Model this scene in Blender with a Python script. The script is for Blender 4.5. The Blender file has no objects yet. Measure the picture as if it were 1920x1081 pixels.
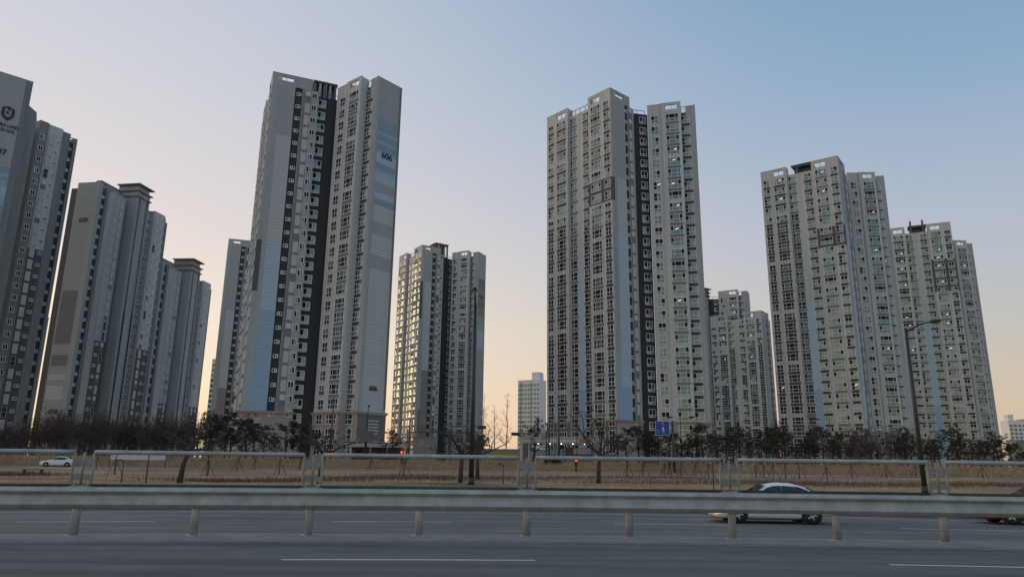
import bpy, bmesh, math, random
from mathutils import Vector, Matrix, Euler
R = math.radians
random.seed(7)
SC = bpy.context.scene
COL = SC.collection

# ------------------------------------------------------------------ camera
F_PX, PITCH, ROLL, CAMZ = 1350.0, R(13.6), 0.012, 1.6
cam_d = bpy.data.cameras.new("camera")
cam = bpy.data.objects.new("camera", cam_d); COL.objects.link(cam)
cam_d.sensor_width = 36.0
cam_d.lens = 36.0 * F_PX / 1920.0
cam_d.clip_start = 0.1; cam_d.clip_end = 6000
cam.matrix_world = (Matrix.Translation((0, 0, CAMZ)) @ Matrix.Rotation(R(90) + PITCH, 4, 'X') @ Matrix.Rotation(ROLL, 4, 'Z'))
SC.camera = cam

# ------------------------------------------------------------------ sky (dusk, sun just at the horizon to the left)
SUN_AZ, SUN_EL = R(-64), R(3.0)          # azimuth from +Y towards +X
world = bpy.data.worlds.new("World"); SC.world = world
world.use_nodes = True
nt = world.node_tree; N = nt.nodes; L = nt.links
for n in list(N): N.remove(n)
out = N.new('ShaderNodeOutputWorld')
def srgb(r, g, b, a=1.0):
    def c(v):
        v /= 255.0
        return v / 12.92 if v <= 0.04045 else ((v + 0.055) / 1.055) ** 2.4
    return (c(r), c(g), c(b), a)
def ramp(node, stops):
    e = node.color_ramp.elements
    while len(e) > 1: e.remove(e[-1])
    e[0].position, e[0].color = stops[0]
    for p, c in stops[1:]:
        k = e.new(p); k.color = c
tc = N.new('ShaderNodeTexCoord')
sep = N.new('ShaderNodeSeparateXYZ'); L.new(tc.outputs['Generated'], sep.inputs[0])
asn = N.new('ShaderNodeMath'); asn.operation = 'ARCSINE'; L.new(sep.outputs['Z'], asn.inputs[0])
elv = N.new('ShaderNodeMath'); elv.operation = 'DIVIDE'; elv.inputs[1].default_value = R(90); L.new(asn.outputs[0], elv.inputs[0])
# elevation/90 deg ramps: towards the sun side and away from it
rw = N.new('ShaderNodeValToRGB'); rc = N.new('ShaderNodeValToRGB')
L.new(elv.outputs[0], rw.inputs[0]); L.new(elv.outputs[0], rc.inputs[0])
ramp(rw, [(0.0, srgb(246, 206, 170)), (0.05, srgb(249, 219, 190)), (0.11, srgb(239, 220, 202)), (0.19, srgb(220, 209, 207)),
          (0.30, srgb(202, 202, 210)), (0.42, srgb(185, 193, 209)), (0.6, srgb(164, 181, 202)), (1.0, srgb(146, 168, 194))])
ramp(rc, [(0.0, srgb(216, 182, 154)), (0.05, srgb(203, 184, 167)), (0.11, srgb(185, 184, 182)), (0.19, srgb(171, 180, 197)),
          (0.30, srgb(134, 165, 195)), (0.42, srgb(101, 148, 187)), (0.6, srgb(106, 148, 182)), (1.0, srgb(128, 158, 188))])
sd = N.new('ShaderNodeVectorMath'); sd.operation = 'NORMALIZE'
cmb = N.new('ShaderNodeCombineXYZ'); L.new(sep.outputs['X'], cmb.inputs[0]); L.new(sep.outputs['Y'], cmb.inputs[1]); L.new(cmb.outputs[0], sd.inputs[0])
dot = N.new('ShaderNodeVectorMath'); dot.operation = 'DOT_PRODUCT'
L.new(sd.outputs[0], dot.inputs[0]); dot.inputs[1].default_value = (math.sin(R(-80)), math.cos(R(-80)), 0)   # the warm half of the sky is centred a little beyond the sun
mr = N.new('ShaderNodeMapRange'); mr.interpolation_type = 'SMOOTHSTEP'
mr.inputs['From Min'].default_value = -0.55; mr.inputs['From Max'].default_value = 0.75
L.new(dot.outputs['Value'], mr.inputs['Value'])
mx = N.new('ShaderNodeMix'); mx.data_type = 'RGBA'
L.new(mr.outputs[0], mx.inputs['Factor']); L.new(rc.outputs[0], mx.inputs['A']); L.new(rw.outputs[0], mx.inputs['B'])
sky = N.new('ShaderNodeTexSky'); sky.sky_type = 'NISHITA'; sky.sun_disc = False
sky.sun_elevation = SUN_EL; sky.sun_rotation = SUN_AZ; sky.dust_density = 2.0
bg1 = N.new('ShaderNodeBackground'); bg1.inputs[1].default_value = 0.97; L.new(mx.outputs['Result'], bg1.inputs[0])
bg2 = N.new('ShaderNodeBackground'); bg2.inputs[1].default_value = 0.05; L.new(sky.outputs[0], bg2.inputs[0])
# aureole round the sun just above the horizon, out of the frame on the left
dg = N.new('ShaderNodeVectorMath'); dg.operation = 'DOT_PRODUCT'; L.new(tc.outputs['Generated'], dg.inputs[0])
dg.inputs[1].default_value = (math.sin(SUN_AZ) * math.cos(R(6)), math.cos(SUN_AZ) * math.cos(R(6)), math.sin(R(6)))
gm = N.new('ShaderNodeMapRange'); gm.interpolation_type = 'SMOOTHERSTEP'; gm.inputs['From Min'].default_value = math.cos(R(25)); gm.inputs['From Max'].default_value = 1.0
L.new(dg.outputs['Value'], gm.inputs['Value'])
bg3 = N.new('ShaderNodeBackground'); bg3.inputs[0].default_value = (1.0, .66, .30, 1)
gs = N.new('ShaderNodeMath'); gs.operation = 'MULTIPLY'; gs.inputs[1].default_value = 1.15; L.new(gm.outputs[0], gs.inputs[0]); L.new(gs.outputs[0], bg3.inputs[1])
ad0 = N.new('ShaderNodeAddShader'); L.new(bg1.outputs[0], ad0.inputs[0]); L.new(bg3.outputs[0], ad0.inputs[1])
ad = N.new('ShaderNodeAddShader'); L.new(ad0.outputs[0], ad.inputs[0]); L.new(bg2.outputs[0], ad.inputs[1])
L.new(ad.outputs[0], out.inputs[0])

sun_d = bpy.data.lights.new("sun", 'SUN'); sun_d.energy = 0.2; sun_d.angle = R(16); sun_d.color = (1.0, 0.72, 0.48)
sun = bpy.data.objects.new("sun", sun_d); COL.objects.link(sun)
sdir = Vector((math.sin(SUN_AZ) * math.cos(R(9)), math.cos(SUN_AZ) * math.cos(R(9)), math.sin(R(9))))
sun.rotation_euler = sdir.to_track_quat('Z', 'Y').to_euler()
sun.location = (-60, 10, 60)
vs = SC.view_settings
vs.view_transform = 'Standard'; vs.look = 'None'; vs.exposure = 0.0; vs.gamma = 1.0; vs.use_curve_mapping = False
SC.render.engine = 'CYCLES'
SC.cycles.max_bounces = 6

# ------------------------------------------------------------------ materials
MATS = {}
def mat(name, rgb, rough=0.8, var=0.12, scale=1.0, bump=0.0, bscale=20.0, metal=0.0, spec=0.5, streak=0.0, ior=1.5, grooves=0.0):
    if name in MATS: return MATS[name]
    m = bpy.data.materials.new(name); m.use_nodes = True
    n = m.node_tree.nodes; l = m.node_tree.links
    b = n['Principled BSDF']
    b.inputs['Roughness'].default_value = rough; b.inputs['Metallic'].default_value = metal
    b.inputs['Specular IOR Level'].default_value = spec; b.inputs['IOR'].default_value = ior
    b.inputs['Base Color'].default_value = (*rgb, 1)
    t = n.new('ShaderNodeTexCoord')
    if var > 0:
        no = n.new('ShaderNodeTexNoise'); no.inputs['Scale'].default_value = scale; no.inputs['Detail'].default_value = 6
        no.inputs['Roughness'].default_value = 0.62
        mp = n.new('ShaderNodeMapping'); l.new(t.outputs['Object'], mp.inputs[0]); l.new(mp.outputs[0], no.inputs['Vector'])
        if streak: mp.inputs['Scale'].default_value = (1, 1, streak)
        r_ = n.new('ShaderNodeMapRange'); r_.inputs['From Min'].default_value = 0.28; r_.inputs['From Max'].default_value = 0.72
        r_.inputs['To Min'].default_value = 1 - var; r_.inputs['To Max'].default_value = 1 + var
        l.new(no.outputs['Fac'], r_.inputs['Value'])
        oi = n.new('ShaderNodeObjectInfo')
        r2 = n.new('ShaderNodeMapRange'); r2.inputs['To Min'].default_value = 1 - var * 0.4; r2.inputs['To Max'].default_value = 1 + var * 0.4
        l.new(oi.outputs['Random'], r2.inputs['Value'])
        mm = n.new('ShaderNodeMath'); mm.operation = 'MULTIPLY'; l.new(r_.outputs[0], mm.inputs[0]); l.new(r2.outputs[0], mm.inputs[1])
        v = n.new('ShaderNodeVectorMath'); v.operation = 'SCALE'; v.inputs[0].default_value = rgb; l.new(mm.outputs[0], v.inputs['Scale'])
        l.new(v.outputs[0], b.inputs['Base Color'])
    if grooves and var > 0:
        sx_ = n.new('ShaderNodeSeparateXYZ'); l.new(t.outputs['Object'], sx_.inputs[0])
        dv = n.new('ShaderNodeMath'); dv.operation = 'DIVIDE'; dv.inputs[1].default_value = grooves; l.new(sx_.outputs['Z'], dv.inputs[0])
        fr_ = n.new('ShaderNodeMath'); fr_.operation = 'FRACT'; l.new(dv.outputs[0], fr_.inputs[0])
        gt = n.new('ShaderNodeMath'); gt.operation = 'LESS_THAN'; gt.inputs[1].default_value = .07 / grooves; l.new(fr_.outputs[0], gt.inputs[0])
        k_ = n.new('ShaderNodeMath'); k_.operation = 'MULTIPLY_ADD'; k_.inputs[1].default_value = -.26; k_.inputs[2].default_value = 1.0; l.new(gt.outputs[0], k_.inputs[0])
        st_ = n.new('ShaderNodeTexNoise'); st_.inputs['Scale'].default_value = 1.0; st_.inputs['Detail'].default_value = 4
        m3 = n.new('ShaderNodeMapping'); m3.inputs['Scale'].default_value = (2.2, 2.2, .035); l.new(t.outputs['Object'], m3.inputs[0]); l.new(m3.outputs[0], st_.inputs['Vector'])
        r3 = n.new('ShaderNodeMapRange'); r3.inputs['From Min'].default_value = .35; r3.inputs['From Max'].default_value = .62; r3.inputs['To Min'].default_value = .86; r3.inputs['To Max'].default_value = 1.03; l.new(st_.outputs['Fac'], r3.inputs['Value'])
        k2 = n.new('ShaderNodeMath'); k2.operation = 'MULTIPLY'; l.new(k_.outputs[0], k2.inputs[0]); l.new(r3.outputs[0], k2.inputs[1])
        v2 = n.new('ShaderNodeVectorMath'); v2.operation = 'SCALE'; l.new(v.outputs[0], v2.inputs[0]); l.new(k2.outputs[0], v2.inputs['Scale']); l.new(v2.outputs[0], b.inputs['Base Color'])
    if bump > 0:
        nb = n.new('ShaderNodeTexNoise'); nb.inputs['Scale'].default_value = bscale; nb.inputs['Detail'].default_value = 5
        l.new(t.outputs['Object'], nb.inputs['Vector'])
        bp = n.new('ShaderNodeBump'); bp.inputs['Strength'].default_value = bump; bp.inputs['Distance'].default_value = 0.05
        l.new(nb.outputs['Fac'], bp.inputs['Height']); l.new(bp.outputs[0], b.inputs['Normal'])
    MATS[name] = m
    return m
def emit(name, rgb, s):
    m = bpy.data.materials.new(name); m.use_nodes = True
    b = m.node_tree.nodes['Principled BSDF']
    b.inputs['Base Color'].default_value = (*rgb, 1); b.inputs['Emission Color'].default_value = (*rgb, 1); b.inputs['Emission Strength'].default_value = s
    MATS[name] = m; return m

WLIGHT = mat('paint light grey', (0.56, 0.558, 0.54), 0.85, 0.12, 0.35, streak=0.12, grooves=1.45)
WPIER = mat('paint pier grey', (0.29, 0.30, 0.30), 0.85, 0.07, 0.35, streak=0.12, grooves=1.45)
WMID = mat('paint mid grey', (0.24, 0.256, 0.253), 0.85, 0.12, 0.35, streak=0.12, grooves=.725)
WGREY = mat('paint cool grey', (0.425, 0.445, 0.438), 0.85, 0.12, 0.35, streak=0.12, grooves=.725)
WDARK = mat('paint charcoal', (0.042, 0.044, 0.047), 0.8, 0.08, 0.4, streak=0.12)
WDIM = mat('paint slate', (0.105, 0.108, 0.113), 0.8, 0.08, 0.4, streak=0.12)
STONE = mat('podium stone beige', (0.36, 0.315, 0.28), 0.85, 0.14, 1.3)
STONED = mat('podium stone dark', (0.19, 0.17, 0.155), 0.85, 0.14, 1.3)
SPD = mat('spandrel dark', (0.065, 0.063, 0.064), 0.7, 0.1, 0.6)
SPM = mat('spandrel mid', (0.215, 0.213, 0.212), 0.75, 0.08, 0.6)
BLUE1 = mat('panel sky blue', (0.33, 0.47, 0.60), 0.75, 0.05, 0.5)
BLUE2 = mat('panel light blue', (0.43, 0.55, 0.65), 0.75, 0.05, 0.5)
BLUE3 = mat('panel slate blue', (0.28, 0.365, 0.45), 0.75, 0.05, 0.5)
PGREY = mat('panel grey', (0.39, 0.412, 0.408), 0.75, 0.05, 0.5)
PLITE = mat('panel pale grey', (0.505, 0.53, 0.525), 0.75, 0.05, 0.5)
PDIM = mat('panel dim grey', (0.20, 0.20, 0.205), 0.75, 0.05, 0.5)
BROWN = mat('panel brown', (0.25, 0.19, 0.155), 0.75, 0.05, 0.5)
BROWN2 = mat('panel tan', (0.31, 0.26, 0.225), 0.75, 0.05, 0.5)
OLIVE = mat('panel olive grey', (0.38, 0.385, 0.365), 0.75, 0.05, 0.5)
OLIVED = mat('panel dark olive grey', (0.21, 0.21, 0.198), 0.75, 0.05, 0.5)
FRAME = mat('white window frame', (0.82, 0.83, 0.82), 0.45, 0.04)
GLASS = mat('window glass', (0.012, 0.017, 0.017), 0.03, 0.0, ior=2.35, spec=0.5)
GLASS.node_tree.nodes['Principled BSDF'].inputs['Specular Tint'].default_value = (0.62, 0.97, 0.92, 1)
SCREEN = mat('insect screen', (0.012, 0.012, 0.012), 0.6, 0.0, spec=0.2)
CURT = mat('curtained glass', (0.15, 0.175, 0.16), 0.08, 0.0, ior=2.2)
CURT.node_tree.nodes['Principled BSDF'].inputs['Specular Tint'].default_value = (0.62, 0.97, 0.92, 1)
LOUV = mat('louvre panel', (0.60, 0.59, 0.585), 0.6, 0.06, 2.0)
LOUVD = mat('louvre dark gap', (0.03, 0.03, 0.03), 0.7, 0.0)
ROOFM = mat('roof dark metal', (0.11, 0.112, 0.114), 0.6, 0.1)
LETTER = mat('letter black', (0.025, 0.025, 0.028), 0.5, 0.0)
LETTERW = mat('letter white', (0.8, 0.8, 0.8), 0.5, 0.0)
LIT = emit('ceiling lamp light', (0.92, 1.0, 0.92), 2.4)

# ------------------------------------------------------------------ helpers
def tag(o, label=None, cat=None, group=None, kind=None):
    if label: o['label'] = label
    if cat: o['category'] = cat
    if group: o['group'] = group
    if kind: o['kind'] = kind
    return o
def empty(name, loc=(0, 0, 0), rz=0.0):
    o = bpy.data.objects.new(name, None); COL.objects.link(o)
    o.location = loc; o.rotation_euler = (0, 0, rz); o.empty_display_size = 0.5
    return o
def link(name, me, parent=None, mw=None):
    o = bpy.data.objects.new(name, me); COL.objects.link(o)
    if parent is not None: o.parent = parent
    if mw is not None: o.matrix_local = mw
    return o
class MB:
    def __init__(s): s.v = []; s.f = []; s.mi = []; s.sm = []
    def face(s, pts, mi=0, smooth=False):
        b = len(s.v); s.v += [tuple(p) for p in pts]; s.f.append(tuple(range(b, b + len(pts)))); s.mi.append(mi); s.sm.append(smooth)
    def box(s, x0, x1, y0, y1, z0, z1, mi=0):
        b = len(s.v)
        s.v += [(x0, y0, z0), (x1, y0, z0), (x1, y1, z0), (x0, y1, z0), (x0, y0, z1), (x1, y0, z1), (x1, y1, z1), (x0, y1, z1)]
        for q in ((0, 3, 2, 1), (4, 5, 6, 7), (0, 1, 5, 4), (1, 2, 6, 5), (2, 3, 7, 6), (3, 0, 4, 7)):
            s.f.append(tuple(b + i for i in q)); s.mi.append(mi); s.sm.append(False)
    def prism(s, poly, z0, z1, mi=0):
        b = len(s.v); n = len(poly)
        s.v += [(x, y, z0) for x, y in poly] + [(x, y, z1) for x, y in poly]
        s.f.append(tuple(b + i for i in reversed(range(n)))); s.f.append(tuple(b + n + i for i in range(n))); s.mi += [mi, mi]; s.sm += [False, False]
        for i in range(n):
            j = (i + 1) % n
            s.f.append((b + i, b + j, b + n + j, b + n + i)); s.mi.append(mi); s.sm.append(False)
    def tube(s, pts, rad, n=8, mi=0, caps=True):
        pts = [Vector(p) for p in pts]
        if not isinstance(rad, (list, tuple)): rad = [rad] * len(pts)
        b = len(s.v); m = len(pts)
        ref = None
        for i, p in enumerate(pts):
            d = (pts[min(i + 1, m - 1)] - pts[max(i - 1, 0)])
            if d.length < 1e-9: d = Vector((0, 0, 1))
            d.normalize()
            if ref is None: ref = Vector((1, 0, 0)) if abs(d.x) < 0.8 else Vector((0, 1, 0))
            a = (ref - d * ref.dot(d)).normalized(); c = d.cross(a)
            ref = a
            for k in range(n):
                t = 2 * math.pi * k / n
                s.v.append(tuple(p + (a * math.cos(t) + c * math.sin(t)) * rad[i]))
        for i in range(m - 1):
            for k in range(n):
                k2 = (k + 1) % n
                s.f.append((b + i * n + k, b + i * n + k2, b + (i + 1) * n + k2, b + (i + 1) * n + k)); s.mi.append(mi); s.sm.append(n > 4)
        if caps:
            s.f.append(tuple(b + k for k in reversed(range(n)))); s.f.append(tuple(b + (m - 1) * n + k for k in range(n))); s.mi += [mi, mi]; s.sm += [False, False]
    def mesh(s, name, mats):
        me = bpy.data.meshes.new(name); me.from_pydata(s.v, [], s.f)
        for m in mats: me.materials.append(m)
        me.polygons.foreach_set('material_index', s.mi); me.polygons.foreach_set('use_smooth', s.sm)
        me.update(); return me
    def build(s, name, mats, parent=None, mw=None):
        if not isinstance(mats, (list, tuple)): mats = [mats]
        return link(name, s.mesh(name, mats), parent, mw)
def text_mesh(txt, size, depth, m, sx=1.0, bold=0.0, width=None):
    c = bpy.data.curves.new('lettering', 'FONT'); c.body = txt; c.size = size; c.extrude = depth; c.align_x = 'CENTER'; c.align_y = 'CENTER'
    o = bpy.data.objects.new('lettering', c); COL.objects.link(o)
    dg = bpy.context.evaluated_depsgraph_get(); dg.update()
    me = bpy.data.meshes.new_from_object(o.evaluated_get(dg))
    bpy.data.objects.remove(o)
    me.materials.clear(); me.materials.append(m)
    if bold:
        bm = bmesh.new()
        for i, (dx, dy) in enumerate(((-bold, 0), (bold, 0), (0, -bold * .6), (0, bold * .6))):
            t = me.copy(); t.transform(Matrix.Translation((dx, dy, i * .003))); bm.from_mesh(t); bpy.data.meshes.remove(t)
        bm.to_mesh(me); bm.free()
    if width:
        xs = [q.co.x for q in me.vertices]; sx = width / max(1e-6, max(xs) - min(xs))
    if sx != 1.0: me.transform(Matrix.Scale(sx, 4, (1, 0, 0)))
    me.transform(Matrix.Rotation(R(90), 4, 'X'))
    return me
class Fr:
    """a facade: origin, direction along it, outward side = right hand"""
    def __init__(s, o, d): s.o = Vector((o[0], o[1])); s.d = Vector(d).normalized(); s.n = Vector((s.d.y, -s.d.x))
    def m(s, u, off, z, jit=0.0):
        p = s.o + s.d * u + s.n * off
        return Matrix.Translation((p.x, p.y, z)) @ Matrix.Rotation(math.atan2(s.d.y, s.d.x) + jit, 4, 'Z')
    def p(s, u, off): q = s.o + s.d * u + s.n * off; return (q.x, q.y)

# ------------------------------------------------------------------ windows (shared meshes)
STYLES = {  # width, height, column shares, upper row share, bar
    'win3': (3.0, 2.0, (0.25, 0.5, 0.25), 0.56, 0.10),
    'win4': (1.75, 2.0, (0.5, 0.5), 0.56, 0.10),
    'win2': (2.1, 2.0, (0.36, 0.64), 0.56, 0.10),
    'win2r': (1.95, 2.0, (0.66, 0.34), 0.56, 0.10),
    'slim': (1.05, 1.25, (0.5, 0.5), 1.0, 0.11),
    'small': (0.92, 0.66, (0.5, 0.5), 1.0, 0.12),
    'rec': (1.62, 1.8, (0.5, 0.5), 0.72, 0.12),
}
VAR = {'win3': ['SGS/GGG', 'SGS/GGG', 'SGG/GGG', 'GGS/GGG', 'SCS/GCG', 'SSS/GGG', 'CGS/CGG', 'SCC/GGG'],
       'win4': ['SG/GG', 'GS/GG', 'SG/GG', 'SS/GG', 'CG/GG', 'SG/SG', 'CC/GG', 'CS/CG'],
       'win2': ['SG/GG', 'SG/GG', 'SG/SG', 'SC/GC', 'GG/GG'],
       'win2r': ['GS/GG', 'GS/GG', 'GS/GG', 'CS/GG', 'GG/GG'],
       'slim': ['SG', 'GS', 'SS'], 'small': ['SC', 'CS', 'SG'], 'rec': ['SC/CC', 'SC/CC', 'CS/CC', 'SG/GC']}
WM = {}
def window_meshes(style, var):
    k = (style, var)
    if k in WM: return WM[k]
    w, h, cs, up, b = STYLES[style]
    fr = MB(); pn = MB(); both = MB()
    y0, y1, yp = -0.10, 0.03, -0.035
    rows = var.split('/')
    zs = [(-h / 2, h / 2)] if len(rows) == 1 else [(h / 2 - h * up, h / 2), (-h / 2, h / 2 - h * up)]
    xs = [-w / 2]
    for c in cs: xs.append(xs[-1] + c * w)
    for M in (fr, both):
        M.box(-w / 2, w / 2, y0, y1, h / 2 - b * .5, h / 2 + b * .5); M.box(-w / 2 - .03, w / 2 + .03, y0 - .03, y1, -h / 2 - b * .6, -h / 2 + b * .5)
        for x in (-w / 2, w / 2): M.box(x - b / 2, x + b / 2, y0 + .004, y1 - .004, -h / 2 + b * .5, h / 2 - b * .5)
        for x in xs[1:-1]: M.box(x - b * .42, x + b * .42, y0 + .012, y1 - .008, -h / 2 + b * .5, h / 2 - b * .5)
        if len(rows) > 1:
            z = h / 2 - h * up; M.box(-w / 2 + b * .5, w / 2 - b * .5, y0 + .008, y1 - .012, z - b * .5, z + b * .5)
    ids = {'G': 0, 'S': 1, 'C': 2}
    for r, (za, zb) in zip(rows, zs):
        for i, ch in enumerate(r):
            a, c = xs[i] + .01, xs[i + 1] - .01
            q = [(a, yp, za), (c, yp, za), (c, yp, zb), (a, yp, zb)]
            pn.face(q, ids[ch]); both.face(q, ids[ch] + 1)
    WM[k] = (fr.mesh('window_frame', [FRAME]), pn.mesh('pane', [GLASS, SCREEN, CURT]), both.mesh('window', [FRAME, GLASS, SCREEN, CURT]))
    return WM[k]
def louver_mesh(kind):
    k = ('louv', kind)
    if k in WM: return WM[k]
    b = MB(); w, h = 1.1, 2.3
    b.box(-w / 2 - .07, w / 2 + .07, -.05, .03, -h / 2 - .07, h / 2 + .07, 2)
    if kind == 0:
        for i in range(14):
            z = -h / 2 + h * i / 14; b.box(-w / 2, w / 2, -.10, -.045, z + .012, z + h / 14 - .012, 0)
    elif kind == 1:
        b.box(-w / 2, w / 2, -.09, -.045, .04, h / 2, 0)
        b.box(-w / 2, w / 2, -.06, -.045, -h / 2, -.04, 3)
    elif kind == 2:
        for za, zb in ((-h / 2 + .08, -.06), (.06, h / 2 - .08)): b.box(-w / 2 + .08, w / 2 - .08, -.075, -.045, za, zb, 1)
        for x in (-w / 2, w / 2 - .07): b.box(x, x + .07, -.1, -.045, -h / 2, h / 2, 0)
        for z in (-h / 2, -.035, h / 2 - .07): b.box(-w / 2 + .07, w / 2 - .07, -.1, -.045, z, z + .07, 0)
    WM[k] = b.mesh('louver_panel', [LOUV, LOUVD, SPM, PDIM]); return WM[k]
def spandrel(w, h, m):
    k = ('sp', w, h, m.name)
    if k not in WM:
        b = MB(); b.box(-w / 2, w / 2, -.05, .03, -h / 2, h / 2); b.box(-w / 2, w / 2, -.062, -.052, h / 2 - .06, h / 2)
        WM[k] = b.mesh('spandrel_panel', [m])
    return WM[k]
class Tower:
    """counts alike parts so that past 300 of a kind the rest is joined into one 'stuff' part"""
    def __init__(s, root, panes=False): s.root = root; s.cnt = {}; s.rest = {}; s.panes = panes
    def add(s, name, me, mw, kids=None):
        c = s.cnt.get(name, 0)
        if c < 300:
            s.cnt[name] = c + 1
            o = link(name, me, s.root, mw)
            if kids: link('pane', kids, o)
            return o
        s.rest.setdefault(name, []).append((me, mw)); return None
    def finish(s):
        for name, l in s.rest.items():
            bm = bmesh.new(); mats = []
            for me, mw in l:
                t = me.copy(); t.transform(mw)
                idx = []
                for m in me.materials:
                    if m not in mats: mats.append(m)
                    idx.append(mats.index(m))
                for p in t.polygons: p.material_index = idx[p.material_index]
                bm.from_mesh(t); bpy.data.meshes.remove(t)
            me = bpy.data.meshes.new(name); bm.to_mesh(me); bm.free()
            for m in mats: me.materials.append(m)
            o = link(name + '_rows', me, s.root); o['kind'] = 'stuff'
    def window(s, fr, u, off, z, style, lamp=False):
        var = random.choice(VAR[style])
        f, p, both = window_meshes(style, var)
        nm = {'small': 'small_window', 'slim': 'narrow_window'}.get(style, 'window')
        mw = fr.m(u, off, z, random.gauss(0, .006)) @ Matrix.Rotation(random.gauss(0, .004), 4, 'X')
        if s.panes: s.add(nm, f, mw, p)
        else: s.add(nm, both, mw)
        if lamp:
            b = MB(); w = STYLES[style][0]
            x = random.uniform(-.25, .1) * w; zz = random.uniform(.05, .3)
            b.face([(x, -.045, zz), (x + .48, -.045, zz + .05), (x + .5, -.045, zz + .13), (x + .04, -.045, zz + .09)])
            b.face([(x + .45, -.045, zz + .18), (x + .75, -.045, zz + .22), (x + .77, -.045, zz + .27), (x + .47, -.045, zz + .24)])
            b.build('ceiling_lamp', LIT, s.root, mw)

def parapet(b, x0, x1, off, T, opening=None, low=2.6, mi=0, depth=2.0):
    """thin roof wall in facade coordinates (x along, y inward) with an optional see-through opening"""
    z0 = T - low; t = .28; yo = -off
    if opening:
        a, c, za, zb = opening
        b.box(x0, a, yo, yo + t, z0, T, mi); b.box(c, x1, yo, yo + t, z0, T, mi)
        b.box(a, c, yo, yo + t, z0, za, mi); b.box(a, c, yo, yo + t, zb, T, mi)
        mid = (a + c) / 2
        b.box(mid - .05, mid + .05, yo + .08, yo + .18, za, zb, mi + 1)
        b.box(a, a + .08, yo + .06, yo + .2, za, zb, mi + 1); b.box(c - .08, c, yo + .06, yo + .2, za, zb, mi + 1)
        b.box(a + .08, c - .08, yo + .06, yo + .2, zb - .09, zb, mi + 1)
    else: b.box(x0, x1, yo, yo + t, z0, T, mi)
    for x in (x0, x1 - t): b.box(x, x + t, yo + t, yo + depth, z0, T - .002, mi)
    b.box(x0 - .06, x1 + .06, yo - .06, yo + t + .06, T + .002, T + .1, mi)
def railing(root, fr, u0, u1, off, z0, z1):
    b = MB(); n = max(2, int((u1 - u0) / 1.5))
    b.box(u0, u1, -.05, .05, z1 - .12, z1)
    for i in range(n + 1):
        x = u0 + .04 + (u1 - u0 - .08) * i / n; b.box(x - .05, x + .05, -.045, .045, z0, z1 - .121)
    b.build('roof_railing', ROOFM, root, fr.m(0, off, 0))
G = 1.8        # level of the estate's ground
PITCHF = 2.9
def courses(tw, fr, u0, u1, off, z0, z1, bands, h=.725, single=True, name='cladding_panel', base=None):
    """facade cladding in courses with open joints; bands = [(z lower bound, material), ...] from the top"""
    z = z1; rows = []
    while z - h > z0 - .01:
        m = base
        for zl, mm in bands:
            if z - h / 2 > zl: m = mm; break
        rows.append((z - h, m)); z -= h
    if single:
        for zz, m in rows:
            k = ('cl', round(u1 - u0, 3), h, m.name)
            if k not in WM:
                b = MB(); b.box(0, u1 - u0, -.05, .02, .018, h - .018); WM[k] = b.mesh(name, [m])
            tw.add(name, WM[k], fr.m(u0, off, zz))
    else:
        ms = []; b = MB()
        for zz, m in rows:
            if m not in ms: ms.append(m)
            b.box(u0, u1, -.05, .02, zz + .018, zz + h - .018, ms.index(m))
        o = b.build('cladding_courses', ms, tw.root, fr.m(0, off, 0)); o['kind'] = 'stuff'

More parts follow.
